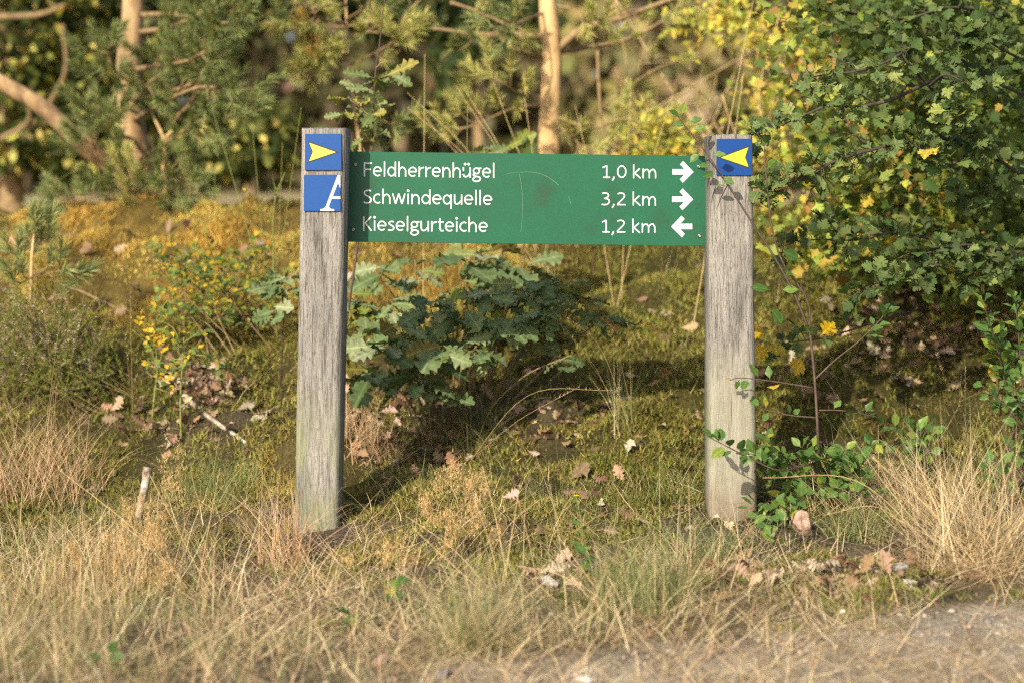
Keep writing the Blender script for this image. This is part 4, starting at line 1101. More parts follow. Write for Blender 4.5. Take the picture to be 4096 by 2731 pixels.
# ------------------------------------------------------------------ hawthorn on the right
def hawthorn():
    base = Vector((1.75, .95, g1(1.75, .95)))
    t = thing('hawthorn_bush', 'large hawthorn with lobed leaves reaching over the right post', 'bush', base)
    main = []                                                    # (pixel polyline with depth, radius, leaf density, leaf size)
    W = lambda y0, *a: [P(x, y, y0 + (r[0] if r else 0)) for x, y, *r in a]
    hub = P(3712, 340, .35); lo = P(4150, 900, .6)
    br = [
      (W(.25, (4250, 760, .7), (3950, 560, .4), (3790, 420, .15), (3712, 340, .1), (3630, 250, 0), (3600, 195, 0)), .010, 26),
      (W(.2, (3715, 330, .1), (3560, 400, 0), (3420, 430, -.05), (3311, 425, -.1), (3180, 480, -.1), (3080, 520, -.1), (3015, 545, -.1)), .0065, 44),
      (W(.15, (3610, 215, .1), (3520, 260, 0), (3400, 290, 0), (3300, 300, 0), (3215, 315, 0)), .005, 46),
      (W(.1, (4150, 650, .6), (3900, 570, .3), (3700, 560, .1), (3486, 600, 0), (3330, 650, -.05), (3253, 695, -.05), (3130, 740, -.1), (3055, 770, -.1)), .007, 44),
      (W(.1, (3500, 600, .05), (3420, 540, 0), (3380, 470, 0), (3350, 400, 0)), .004, 44),
      (W(.2, (4200, 420, .6), (3980, 330, .3), (3860, 250, .1), (3800, 190, 0), (3850, 130, 0)), .006, 44),
      (W(.2, (4220, 300, .5), (4010, 200, .2), (3940, 150, 0), (3900, 110, 0)), .005, 44),
      (W(.15, (4200, 800, .6), (4000, 640, .2), (3850, 520, .05), (3780, 450, 0)), .006, 44),
      (W(.15, (3900, 570, .3), (3820, 660, .1), (3720, 620, 0), (3600, 540, 0)), .005, 44),
      (W(.15, (3716, 345, .1), (3780, 300, 0), (3860, 330, 0), (3950, 360, 0)), .005, 40),
      (W(.5, (4200, 1080, .6), (3950, 1010, .3), (3760, 960, .1), (3560, 930, 0), (3400, 910, 0), (3300, 905, 0)), .008, 26),
      (W(.35, (4200, 1020, .6), (3950, 1030, .2), (3800, 1050, .05), (3680, 1080, 0), (3530, 1120, 0), (3400, 1190, 0)), .006, 44),
      (W(.35, (4200, 980, .6), (4000, 1000, .2), (3860, 980, .05), (3720, 1010, 0), (3560, 1040, 0)), .006, 44),
      (W(.4, (4250, 960, .5), (4080, 1020, .1), (3960, 1060, 0), (3840, 1130, 0)), .005, 44),
      (W(.45, (3560, 930, .0), (3420, 960, 0), (3250, 960, 0), (3110, 990, 0)), .004, 40),
      (W(.55, (3700, 1230, .4), (3500, 1290, .1), (3300, 1350, 0), (3150, 1370, 0), (3050, 1400, 0)), .004, 16),
      (W(.4, (4300, 500, .8), (4080, 700, .3), (3950, 760, .1), (3820, 800, 0)), .006, 40),
      (W(.9, (4300, 760, .6), (4020, 740, .2), (3850, 650, 0), (3600, 740, 0), (3300, 800, 0)), .009, 16),
      (W(.8, (4300, 300, .6), (4000, 260, .3), (3760, 130, .1), (3500, 60, 0), (3250, 40, 0)), .009, 34),
      (W(.7, (4300, 100, .6), (4000, 60, .2), (3800, 30, 0), (3600, 90, 0), (3400, 130, 0)), .008, 40),
      (W(1.3, (3700, 1250, .3), (3560, 900, .2), (3420, 500, .1), (3350, 200, 0), (3300, -60, 0)), .012, 8),
      (W(1.5, (3950, 1200, .3), (3900, 900, .2), (3800, 500, .1), (3850, 200, 0), (3900, -60, 0)), .014, 8)]
    trunkm = MB()
    trunkm.tube(bez([base - Vector((0, 0, .1)), base + Vector((.05, .05, .4)), base + Vector((.2, 0, .9)), base + Vector((.1, -.1, 1.5))], 8), [.035, .018], 8, jit=.1)
    build(trunkm, 'trunk', M_DARKTWIG, t, smooth=True)
    rec = []
    for pts, r, dens in br:
        n = 22; q = bez(pts, n); mb = MB(); rr = [r * (1 - .8 * i / n) * random.uniform(.9, 1.1) for i in range(n + 1)]
        mb.tube(q, rr, 6, jit=.15)
        L = sum((q[i + 1] - q[i]).length for i in range(n)); m = int(L * dens * .85)
        for k in range(m):
            u = .1 + .9 * (k + random.random()) / m; i = min(int(u * n), n - 1); p = q[i].lerp(q[i + 1], u * n - i)
            ax = (q[i + 1] - q[i]).normalized(); w = rv(); w.y *= .7; w.z = w.z * .9 + .2; w = (w - ax * w.dot(ax)).normalized()
            l = random.uniform(.015, .07) * (1.1 - .5 * u); tip = p + (w + ax * .5).normalized() * l
            mb.tube([p, p.lerp(tip, .5) + rv(.003), tip], [.0016, .001], 4)
            for c in range(random.randint(3, 5)):
                d = (rv(.6) + w * .5 + ax * .35 + Vector((0, 0, .05))).normalized()
                rec.append((p.lerp(tip, random.uniform(.3, 1)), d, Vector((-.1, -.5, .75)) + rv(.45), random.uniform(.030, .055)))
        build(mb, 'branch', M_DARKTWIG, t, smooth=True)
    put_leaves(t, leaf_meshes('hawthorn_leaf', R_HAW, M_HAW, 7, 1.1, (.0, .35), (.0, .4), .2), rec, template([(a, w * 1.1, s) for a, w, s in R_HAW], .2, .15), lambda n: pick([(.085, .135, .05), (.13, .19, .065), (.19, .255, .09), (.10, .155, .055)], n, .2), M_LEAF)
    # the mass of leaves deeper in the bush, sunlit yellow put into the colour where it thins out
    n = 15000
    px = 2950 + 1350 * rng.uniform(0, 1, n) ** .85; py = rng.uniform(-120, 1230, n); y = rng.uniform(.7, 2.3, n)
    low = 1090 + 170 * sstep(3100, 4100, px)
    edge = sstep(2960, 3380, px + 160 * (fbm(px * .006, py * .006, 91) - .5)) * (1 - sstep(low - 130, low + 40, py))
    clump = sstep(.36, .6, fbm(px * .0065 + y, py * .0065 - y * 2, 92, 3))
    k = rng.uniform(0, 1, n) < edge * (.04 + .9 * clump)
    px, py, y = px[k], py[k], y[k]; n = len(px)
    c = pick([(.08, .13, .04), (.12, .17, .045), (.16, .21, .05)], n, .2)
    lit_yellow = rng.uniform(0, 1, n) < np.clip(.10 + .75 * (1 - sstep(3000, 3450, px)) + .38 * sstep(300, 700, py) * (1 - sstep(3600, 4100, px)), 0, .9)
    c[lit_yellow] = pick([(.40, .45, .08), (.48, .48, .09), (.32, .40, .08), (.27, .36, .08), (.55, .45, .08), (.40, .27, .08)], int(lit_yellow.sum()), .2)
    mb = MB(); nn = rng.normal(0, .6, (n, 3)) + np.array([-.15, -.5, .7])
    leaf_mass(mb, template([(a, w * 1.1, s) for a, w, s in R_HAW], .2, .2), npP(px, py, y), rng.normal(0, 1, (n, 3)), nn, rng.uniform(.032, .058, n), c)
    o = build(mb, 'inner_foliage', M_LEAF, t); o['kind'] = 'stuff'
    # haws
    mb = MB()
    for px, py in ((3118, 585), (3418, 415), (3215, 285), (3250, 283), (3640, 735), (3395, 565)):
        c = P(px, py, .02); vs = []; 
        for i in range(5):
            a = math.pi * i / 4
            for k in range(8): vs.append(tuple(c + Vector((.0052 * math.sin(a) * math.cos(k * math.pi / 4), .0052 * math.sin(a) * math.sin(k * math.pi / 4), .006 * math.cos(a)))))
        mb.add(vs, [(i * 8 + k, (i + 1) * 8 + k, (i + 1) * 8 + (k + 1) % 8, i * 8 + (k + 1) % 8) for i in range(4) for k in range(8)])
    build(mb, 'haws', M_GREENSTEM, t, smooth=True)
    y0 = leaf_meshes('yellow_hawthorn_leaf', R_HAW, M_YEL, 3, 1.1)
    for px, py, y in ((3065, 1340, .55), (3080, 1380, .5), (3210, 1420, .5), (3215, 1435, .45), (3280, 1345, .5), (3100, 1365, .5)):
        leaf_objects(t, 'leaf', [random.choice(y0)], [P(px, py, y)], [(random.uniform(-.6, .3), -.2, random.uniform(-.9, .4))], [(random.uniform(-.3, .3), -.9, .4)], [random.uniform(.05, .07)])
hawthorn()
def back_bush():
    base = Vector((2.6, 2.6, g1(2.6, 2.6)))
    t = thing('hawthorn_bush', 'shaded second bush closing the gap behind the large hawthorn', 'bush', base)
    for k in range(7):
        a = base + Vector((random.uniform(-.5, .5), random.uniform(-.2, .4), -.1)); b_ = P(random.uniform(3300, 4200), random.uniform(-100, 500), base.y + random.uniform(-.2, .5))
        mb = MB(); mb.tube(bez([a, a.lerp(b_, .5) + rv(.08), b_], 10), [.016, .005], 6, jit=.1); build(mb, 'branch', M_DARKTWIG, t, smooth=True)
    n = 9000; px = rng.uniform(3280, 4400, n); py = rng.uniform(-150, 1020, n); y = rng.uniform(2.3, 3.3, n)
    k = rng.uniform(0, 1, n) < sstep(3250, 3550, px + 120 * (fbm(px * .006, py * .006, 95) - .5)); px, py, y = px[k], py[k], y[k]; n = len(px)
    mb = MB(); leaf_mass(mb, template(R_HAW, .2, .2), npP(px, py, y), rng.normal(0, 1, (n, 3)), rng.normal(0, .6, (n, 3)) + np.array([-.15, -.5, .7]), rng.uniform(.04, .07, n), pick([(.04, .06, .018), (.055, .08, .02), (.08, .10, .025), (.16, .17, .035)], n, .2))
    o = build(mb, 'foliage', M_LEAF, t); o['kind'] = 'stuff'
back_bush()

# ------------------------------------------------------------------ heather
def heather():
    base = ground_at(190, 1640)
    t = thing('heather_bush', 'bushy heather with green needles and faded pink flower spikes at the left edge', 'heather', base)
    sm, lm, fm = MB(), MB(), MB()
    for k in range(210):
        px = random.uniform(-150, 470); top = random.uniform(1110, 1500) + max(0, (px - 250)) * .5
        b_ = base + Vector((random.gauss(0, .13), random.uniform(-.05, .25), 0)); b_.z = g1(b_.x, b_.y)
        c = P(px, top, b_.y + random.uniform(-.12, .1))
        q = bez([b_, b_.lerp(c, .5) + Vector((random.gauss(0, .012), 0, .02)), c], 9)
        sm.tube(q, [.0010, .0005], 3, cap=False)
        pts = np.array([tuple(v) for v in q])
        def along(u):
            i = np.minimum((u * 9).astype(int), 8); f = (u * 9 - i)[:, None]
            return pts[i] * (1 - f) + pts[i + 1] * f
        m = 150; u = rng.uniform(.15, .99, m); p = along(u)
        blades(lm, p, rng.uniform(0, 6.28, m), rng.uniform(.3, 1.2, m), np.zeros(m), rng.uniform(.006, .016, m), np.full(m, .0034), pick([(.17, .25, .04), (.24, .31, .06), (.12, .19, .035), (.32, .27, .08)], m), 1)
        if random.random() < .75:
            m = 40; u = rng.uniform(.5, .98, m); p = along(u) + rng.normal(0, .003, (m, 3))
            blades(fm, p, rng.uniform(0, 6.28, m), rng.uniform(.8, 2.2, m), np.zeros(m), rng.uniform(.004, .008, m), np.full(m, .0048), pick([(.62, .42, .55), (.75, .58, .64), (.52, .35, .36), (.46, .34, .27)], m), 1, .6)
    build(sm, 'stems', M_TWIG, t)['kind'] = 'stuff'
    build(lm, 'foliage', M_GRASS, t)['kind'] = 'stuff'
    build(fm, 'flowers', M_GRASS, t)['kind'] = 'stuff'
heather()

# ------------------------------------------------------------------ moss
def moss():
    n = 1300000
    x = rng.uniform(-3.0, 3.0, n); y = -1.0 + 4.4 * rng.uniform(0, 1, n) ** 1.2
    inside = np.abs(x) < (y + D) * .277 * 1.12
    cl = fbm(x * 5, y * 5, 13, 3)
    dens = np.clip(.5 + 1.4 * (cl - .35), 0, 1) * (1 - .85 * soil_mask(x, y)) * sstep(-1.0, .05, y + (cl - .5) * 1.0)
    k = inside & (rng.uniform(0, 1, n) < dens); x, y, cl = x[k], y[k], cl[k]; n = len(x)
    base = np.stack([x, y, G(x, y) - .004 + .06 * (fbm(x * 8, y * 8, 17, 3) - .42)], -1)
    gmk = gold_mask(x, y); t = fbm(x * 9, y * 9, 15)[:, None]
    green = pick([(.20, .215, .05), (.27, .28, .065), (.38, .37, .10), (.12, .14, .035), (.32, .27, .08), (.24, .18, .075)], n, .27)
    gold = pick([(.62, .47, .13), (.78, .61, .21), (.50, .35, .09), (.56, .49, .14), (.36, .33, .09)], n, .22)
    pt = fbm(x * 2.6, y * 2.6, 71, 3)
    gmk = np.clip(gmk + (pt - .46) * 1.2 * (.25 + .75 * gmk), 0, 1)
    rust = pick([(.56, .34, .08), (.45, .26, .06), (.64, .43, .12)], n, .2)
    rk = (sstep(.55, .68, fbm(x * 3.3, y * 3.3, 73, 3)) * .75)[:, None]
    gold = gold * (1 - rk) + rust * rk
    dk = (sstep(.52, .7, fbm(x * 2.9, y * 2.9, 75, 3)) * .45)[:, None]
    green = green * (1 - dk) + green * np.array([.5, .62, .6]) * dk
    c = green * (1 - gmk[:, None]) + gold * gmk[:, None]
    c = c * (.5 + 1.0 * t)
    sc = (1 + .5 * cl) * (1 + .12 * (y + .5))
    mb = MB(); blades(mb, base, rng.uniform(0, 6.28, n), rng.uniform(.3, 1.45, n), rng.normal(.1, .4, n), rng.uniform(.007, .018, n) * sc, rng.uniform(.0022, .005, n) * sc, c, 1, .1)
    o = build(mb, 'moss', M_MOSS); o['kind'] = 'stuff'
moss()

# ------------------------------------------------------------------ grasses
STRAW = [(.64, .52, .31), (.72, .60, .38), (.54, .42, .24), (.44, .33, .19), (.66, .52, .32), (.30, .22, .13), (.78, .68, .47)]
PINKISH = [(.58, .41, .26), (.48, .33, .21), (.64, .46, .30)]
GREENG = [(.15, .21, .07), (.20, .26, .09), (.27, .31, .13), (.11, .16, .065), (.38, .38, .2)]
def sample(n, y0, y1, f, xr=2.1, pw=1.0):
    x = rng.uniform(-xr, xr, n); y = y0 + (y1 - y0) * rng.uniform(0, 1, n) ** pw
    k = (np.abs(x) < (y + D) * .277 * 1.12 + .05) & (rng.uniform(0, 1, n) < f(x, y)); return x[k], y[k]
def ghost(mb, x, y, L, W, lean, bend, pal, segs, lift=0.0, az=None):
    n = len(x); base = np.stack([x, y, G(x, y) - .003 + lift], -1)
    blades(mb, base, rng.uniform(0, 6.28, n) if az is None else az, lean, bend, L, W, pick(pal, n, .14), segs, .15)
U = rng.uniform
mb = MB()
# lying thatch in front and strewn over the path
x, y = sample(60000, -1.9, .4, lambda x, y: np.clip((.95 + .05 * (1 - path_mask(x, y))) * (1 - sstep(-.1, .35, y + (fbm(x * 3, y * 3, 5) - .5) * .7)) * np.clip(2.4 * fbm(x * 5, y * 5, 6) - .6, .05, 1) * (1 - .6 * sstep(-.75, -.3, y) * sstep(-.45, -.2, x) * (1 - sstep(.45, .7, x))) * (1 - .88 * soil_mask(x, y)), 0, 1))
n = len(x); ghost(mb, x, y, U(.03, .16, n), U(.0014, .0036, n), U(1.05, 1.55, n), rng.normal(.1, .35, n), STRAW + PINKISH[:1], 2, .006)
# half-bent straw, tangled
x, y = sample(15000, -1.9, .3, lambda x, y: np.clip((1 - .8 * path_mask(x, y)) * (1 - sstep(-.2, .25, y + (fbm(x * 3, y * 3, 5) - .5) * .5)) * np.clip(3.2 * fbm(x * 3.4, y * 3.4, 8) - 1.15, .03, 1) * (1 - .75 * sstep(-.75, -.25, y) * sstep(-.45, -.2, x) * (1 - sstep(.5, .75, x))) * (1 - .85 * soil_mask(x, y)), 0, 1))
n = len(x); ghost(mb, x, y, U(.03, .11, n) * (1 + .25 * (x < -.5)), U(.0014, .0034, n), np.abs(rng.normal(.6, .4, n)), rng.normal(.8, .8, n), STRAW + STRAW + PINKISH + GREENG[:2], 5)
# a few taller ones
x, y = sample(1700, -1.8, .1, lambda x, y: np.clip((1 - .9 * path_mask(x, y)) * (.35 + .65 * sstep(.7, -.7, x)) * (1 - .8 * soil_mask(x, y)), 0, 1))
n = len(x); ghost(mb, x, y, U(.12, .30, n), U(.0014, .0026, n), np.abs(rng.normal(.3, .35, n)), rng.normal(.5, .5, n), STRAW + GREENG[2:3], 6)
x, y = sample(24000, -.1, 3.0, lambda x, y: np.clip(2.2 * fbm(x * 4, y * 4, 38) - .7, 0, 1), 2.4)
n = len(x); ghost(mb, x, y, U(.02, .09, n), U(.0012, .0028, n), U(1.2, 1.55, n), rng.normal(0, .25, n), [(.30, .21, .12), (.42, .32, .2), (.2, .14, .09), (.5, .42, .3)], 2, .018)
o = build(mb, 'dry_grass', M_GRASS); o['kind'] = 'stuff'
mb = MB()
# fine green fescue between the straw and over the foot of the bank
x, y = sample(62000, -1.7, .9, lambda x, y: np.clip((1 - path_mask(x, y)) * (1 - sstep(.1, .9, y)) * np.clip(3.4 * fbm(x * 3.7, y * 3.7, 18) - 1.3, .02, 1) * (1 - .8 * soil_mask(x, y)), 0, 1))
n = len(x); ghost(mb, x, y, U(.025, .09, n), U(.0010, .0020, n), np.abs(rng.normal(.5, .35, n)), rng.normal(.8, .6, n), GREENG + STRAW[:1], 4)
x, y = sample(7000, .2, 3.2, lambda x, y: np.clip(2.5 * fbm(x * 3, y * 3, 28) - 1.1, 0, 1), 2.4)
n = len(x); ghost(mb, x, y, U(.04, .16, n), U(.0010, .002, n), np.abs(rng.normal(.5, .35, n)), rng.normal(.6, .5, n), STRAW + GREENG[2:3], 3)
o = build(mb, 'green_grass', M_GRASS); o['kind'] = 'stuff'

def tussock(label, px, py, n, rad, L, pal, lean=.45, bend=.7, wid=(.0014, .0028), az=None, group='grass tussocks', segs=5):
    b0 = ground_at(px, py); mb = MB()
    a = U(0, 6.28, n) if az is None else rng.normal(az[0], az[1], n); r = rad * np.sqrt(U(0, 1, n))
    th = U(0, 6.28, n); x, y = b0.x + r * np.cos(th), b0.y + r * np.sin(th) * .8
    ghost(mb, x, y, L * U(.45, 1.1, n), U(*wid, n), np.abs(rng.normal(lean, .38, n)), rng.normal(bend, .5, n), pal, segs, 0, a)
    o = build(mb, 'grass_tussock', M_GRASS, None, b0); tag(o, label, 'grass tussock', group)
    return o
tussock('pale green tussock spraying out at the path edge, lower middle', 1890, 2600, 450, .05, .26, GREENG[2:] + STRAW[:1] * 2, .75, .5)
tussock('grey green bushy tussock between sign foot and path, right of middle', 2560, 2420, 650, .12, .20, GREENG[1:] + STRAW[:1], .5, .6)
tussock('soft olive tussock just below and left of the right post', 2820, 2250, 350, .12, .17, GREENG + STRAW[:2], .4, .7)
tussock('tall straw tussock fanning out at the right frame edge', 3890, 2290, 480, .13, .42, STRAW, .95, .45, (.0018, .0036))
tussock('second straw tussock behind the fanning one at the right edge', 4020, 2150, 300, .2, .36, STRAW, .8, .5, (.0014, .0026))
tussock('tan broad bladed dead tuft at the foot of the left post', 1130, 2260, 130, .07, .28, PINKISH, .4, .5, (.002, .004))
tussock('grey drooping hair tussock against the left side of the left post', 1110, 2090, 450, .10, .16, [(.34, .29, .22), (.42, .36, .28), (.25, .2, .14)], .9, 1.2)
tussock('dark green hair tussock under the oak shrub', 1850, 1760, 550, .14, .26, [(.13, .14, .06), (.2, .19, .09), (.3, .27, .15), (.09, .11, .04)], .5, 1.1)
tussock('green tussock behind the lichen covered stub', 850, 2000, 350, .14, .2, GREENG, .4, .7)
tussock('slender tussock with a few long bent blades right of the oak shrub', 2490, 1740, 35, .03, .36, GREENG[2:] + STRAW[:2], .15, .5, (.0011, .002))
tussock('russet dry tuft along the left frame edge under the heather', 120, 1960, 650, .22, .26, PINKISH + STRAW[2:4], .3, .7)
tussock('russet dry tuft under the oak shrub beside the left post', 1450, 1800, 300, .12, .24, PINKISH + STRAW[2:4], .45, .6)
tussock('tangled dry tuft right of the blackthorn foot', 3560, 2050, 650, .25, .22, PINKISH + STRAW, .5, .8)
tussock('olive tuft behind the pink granite stone', 3430, 2140, 250, .09, .15, GREENG, .5, .7)
tussock('straw and green tuft at the bottom left corner', 150, 2620, 550, .2, .22, STRAW + GREENG[2:], .5, .6)
tussock('dry tuft between bare soil and left frame edge', 500, 2330, 700, .26, .22, STRAW + GREENG[:2], .45, .6)

# tall single stalks with seed heads
def stalks(name, label, base, tips, r=.0011, head=True, mat=M_STRAW, group='tall grass stalks'):
    t = thing(name, label, 'grass', base, group); 
    for tp, sag in tips:
        b_ = base + Vector((random.gauss(0, .02), random.gauss(0, .02), 0)); b_.z = g1(b_.x, b_.y) - .004
        q = bez([b_, b_.lerp(tp, .45) + Vector((0, 0, sag)), tp], 14); mb = MB()
        mb.tube(q, [r, r * .5], 4, cap=False)
        if head:
            m = 26; pts = np.array([tuple(v) for v in q[10:]]); u = U(0, 3.99, m); i = u.astype(int); p = pts[i] * (1 - (u - i))[:, None] + pts[i + 1] * (u - i)[:, None]
            hb = MB(); blades(hb, p, U(0, 6.28, m), U(.3, 1.2, m), np.zeros(m), U(.005, .012, m), np.full(m, .0016), pick(STRAW, m), 1)
            o = build(mb, 'stalk', mat, t, smooth=True); build(hb, 'seed_head', M_GRASS, o)
        else: build(mb, 'stalk', mat, t, smooth=True)
    return t
Q = lambda px, py, y: P(px, py, y)
def G2(px, y):
    x = (px - 2048) * (y + D) / F; return Vector((x, y, g1(x, y)))
stalks('tall_grass', 'arching straw stalks fanning to the left behind the board', G2(2200, 1.6), [(Q(1630, 372, 1.5), .16), (Q(1630, 430, 1.5), .13), (Q(1838, 368, 1.6), .12), (Q(1865, 368, 1.7), .13), (Q(1975, 333, 1.6), .07), (Q(2098, 390, 1.6), .02), (Q(1700, 470, 1.5), .08)], .0022)
stalks('tall_grass', 'single upright brown stalk behind the left half of the board', G2(1672, 1.3), [(Q(1699, 218, 1.3), .0)], .002, False)
stalks('tall_grass', 'single green flowering stem peeping over the board before the bent stalks', G2(1860, .9), [(Q(1870, 400, .9), .0)], .0022, True, M_GREENSTEM)
stalks('tall_grass', 'long pale stalk slanting up behind the right post', G2(2800, 1.4), [(Q(3012, 5, 1.3), .03), (Q(2975, 290, 1.4), .02)], .0028, True)
stalks('tall_grass', 'thin arching stalks left of the right post top', G2(2480, 1.6), [(Q(2525, 312, 1.6), .05), (Q(2690, 380, 1.7), .05), (Q(2300, 420, 1.7), .05)], .0018)
stalks('tall_grass', 'green stalks rising before the dark shrub left of the left post', G2(1080, 1.5), [(Q(845, 420, 1.5), .03), (Q(1010, 520, 1.5), .02), (Q(1205, 430, 1.4), .0), (Q(1130, 570, 1.4), .0)], .0022, False, M_GREENSTEM)
stalks('tall_grass', 'green stalks leaning left on the moss crest', G2(870, 2.6), [(Q(740, 590, 2.6), .02), (Q(700, 720, 2.6), .0), (Q(860, 660, 2.6), .05)], .0022, False, M_GREENSTEM)
stalks('tall_grass', 'one green blade crossing the dark tree at the left edge', P(-60, 760, 2.4), [(Q(285, 688, 2.4), .01)], .0018, False, M_GREENSTEM)
stalks('tall_grass', 'pale stalks standing before the heather', ground_at(200, 1800), [(Q(180, 1255, .2), .0), (Q(240, 1275, .2), .0), (Q(265, 1440, .15), .1)], .0013)
stalks('tall_grass', 'upright stalks between heather and yellow rose', ground_at(535, 1640), [(Q(520, 1130, .55), .0), (Q(500, 1340, .5), .0), (Q(545, 1500, .5), .02)], .0016)
stalks('tall_grass', 'long straw stalks lying across the moss in the middle', ground_at(1880, 1830), [(Q(2320, 1545, .2), .02), (Q(2450, 1560, .3), .12), (Q(1600, 1660, .2), .05)], .0008)
stalks('tall_grass', 'thin bent stems rising right of the oak shrub', ground_at(2520, 1740), [(Q(2250, 1260, .35), .10), (Q(2510, 1290, .4), .05), (Q(2440, 1300, .35), .03), (Q(2280, 1340, .3), .02)], .0011)
stalks('tall_grass', 'two rusty seed stalks standing right of the blackthorn', ground_at(3830, 1820), [(Q(3745, 1410, .1), .02), (Q(3860, 1440, .1), .0), (Q(3840, 1540, .1), .0)], .0016)
stalks('tall_grass', 'long straw arch reaching left from the right edge tussock', ground_at(3700, 2180), [(Q(3050, 1910, -.35), .09), (Q(3290, 2060, -.4), .06), (Q(3500, 1830, -.3), .03)], .0014)
stalks('tall_grass', 'loose straw stalks of the right edge tussock', ground_at(3900, 2290), [(Q(3800, 1870, -.5), .02), (Q(3960, 1850, -.5), .0), (Q(4080, 1950, -.55), .02), (Q(3490, 1830, -.5), .02), (Q(3560, 2060, -.55), .02), (Q(4090, 1760, -.5), .0)], .0014)
stalks('tall_grass', 'crossing straw stalks over bare soil left of the left post', ground_at(800, 2380), [(Q(240, 1880, -.3), .02), (Q(880, 1870, -.25), .0), (Q(480, 2090, -.4), .02), (Q(600, 1900, -.3), .0), (Q(640, 2330, -.5), .05), (Q(1000, 2230, -.4), .02)], .0013)
stalks('tall_grass', 'tall straw stalks in the front of the middle ground', ground_at(1980, 2360), [(Q(1900, 2000, -.6), .02), (Q(1620, 2060, -.55), .02), (Q(1930, 1860, -.5), .02), (Q(2050, 2120, -.6), .0), (Q(1650, 2110, -.6), .0), (Q(2080, 1930, -.5), .0)], .0014)
stalks('tall_grass', 'bent straw stalks at the lower right middle', ground_at(2420, 2420), [(Q(2060, 2260, -.7), .03), (Q(2370, 2190, -.6), .02), (Q(2520, 2400, -.7), .05), (Q(2640, 2370, -.7), .03), (Q(2230, 2140, -.6), .0)], .0014)

# airy dried panicles
mb = MB()
def panicle(c, r, m):
    p = np.array(tuple(c)) + rng.normal(0, 1, (m, 3)) * np.array([r * .55, r * .4, r * .9])
    blades(mb, p, U(0, 6.28, m), U(0, 3.1, m), np.zeros(m), U(.005, .012, m), np.full(m, .0019), pick([(.66, .47, .23), (.74, .55, .30), (.54, .37, .18)], m), 1)
for cx, cy, sx, sy, yy, k in ((560, 2140, 90, 90, -.35, 42), (380, 2230, 90, 60, -.45, 26), (640, 2260, 60, 80, -.45, 20), (690, 1930, 30, 60, -.2, 8), (1830, 1920, 60, 40, -.3, 14), (1760, 1990, 60, 60, -.35, 14), (1830, 2060, 70, 60, -.4, 12), (1500, 2230, 80, 40, -.5, 14), (1950, 2080, 30, 60, -.4, 6), (1180, 2290, 60, 30, -.4, 5), (420, 2400, 160, 60, -.6, 16)):
    for j in range(k):
        panicle(P(random.gauss(cx, sx), random.gauss(cy, sy), yy + random.gauss(0, .08)), random.uniform(.010, .020), 90)
o = build(mb, 'seeding_grass', M_GRASS); o['kind'] = 'stuff'

# ------------------------------------------------------------------ stones, sticks, fallen leaves
M_PINKST = noise_mat('pink_granite', [(.35, (.17, .115, .09)), (.5, (.33, .225, .175)), (.65, (.44, .34, .28))], (1, 1, 1), 60, .8, .4, .003)
M_GREYST = noise_mat('grey_stone', [(.35, (.28, .26, .24)), (.6, (.46, .44, .41))], (1, 1, 1), 40, .8, .4, .003)
M_DARKST = noise_mat('dark_stone', [(.35, (.09, .085, .09)), (.6, (.18, .17, .17))], (1, 1, 1), 40, .7, .4, .003)
M_WHITEST = noise_mat('pale_stone', [(.35, (.5, .47, .44)), (.6, (.68, .66, .63))], (1, 1, 1), 40, .7, .3, .003)
def stone(label, px, py, w, h, mat, seed, group=None):
    g = ground_at(px, py); k = (g.y + D) / F; rx, rz = w * k / 2, h * k / 2
    bm = bmesh.new(); bmesh.ops.create_icosphere(bm, subdivisions=3, radius=1)
    R = random.Random(seed); pl_ = [(Vector((R.gauss(0, 1), R.gauss(0, 1), R.gauss(0, 1))).normalized(), R.uniform(.5, .82)) for _ in range(9)]
    for v in bm.verts:
        for n_, d_ in pl_:
            e = v.co.dot(n_) - d_
            if e > 0: v.co -= n_ * e * .97
        v.co = Vector((v.co.x * rx, v.co.y * (rx + rz) * .5, v.co.z * rz)) * 1.12 + rv(.0006)
    me = bpy.data.meshes.new('stone'); bm.to_mesh(me); bm.free()
    o = link('stone', me, mat, None, Vector((g.x, g.y, g.z + rz * .6))); o.rotation_euler = (0, R.uniform(-.15, .15), R.uniform(0, .5))
    return tag(o, label, 'stone', group)
stone('pink granite stone at the foot of the blackthorn right of the right post', 3210, 2135, 92, 112, M_PINKST, 23)
stone('flat pale grey stone by the path at lower right', 3650, 2350, 90, 38, M_WHITEST, 5)
stone('flat grey slab half buried in dry leaves above the pale stone', 3600, 2290, 110, 50, M_GREYST, 6)
stone('dark round pebble on the path at the bottom middle', 1775, 2712, 62, 44, M_DARKST, 7)
stone('whitish pebble cut by the bottom edge right of the dark pebble', 2340, 2735, 76, 40, M_WHITEST, 8)
stone('mauve grey flat stone among straw at the bottom, left of the dark pebble', 1515, 2660, 74, 44, M_PINKST, 9)
stone('small rosy stone beside the mauve flat stone', 1590, 2645, 36, 30, M_PINKST, 10)
stone('white chip lying on the path edge below the big dry leaves', 3370, 2455, 30, 18, M_WHITEST, 11)
stone('grey cobble among dry leaves in the middle foreground', 2195, 2350, 75, 60, M_GREYST, 12)
stone('small grey stone right of the cobble and its dry leaves', 2270, 2275, 34, 26, M_GREYST, 13)
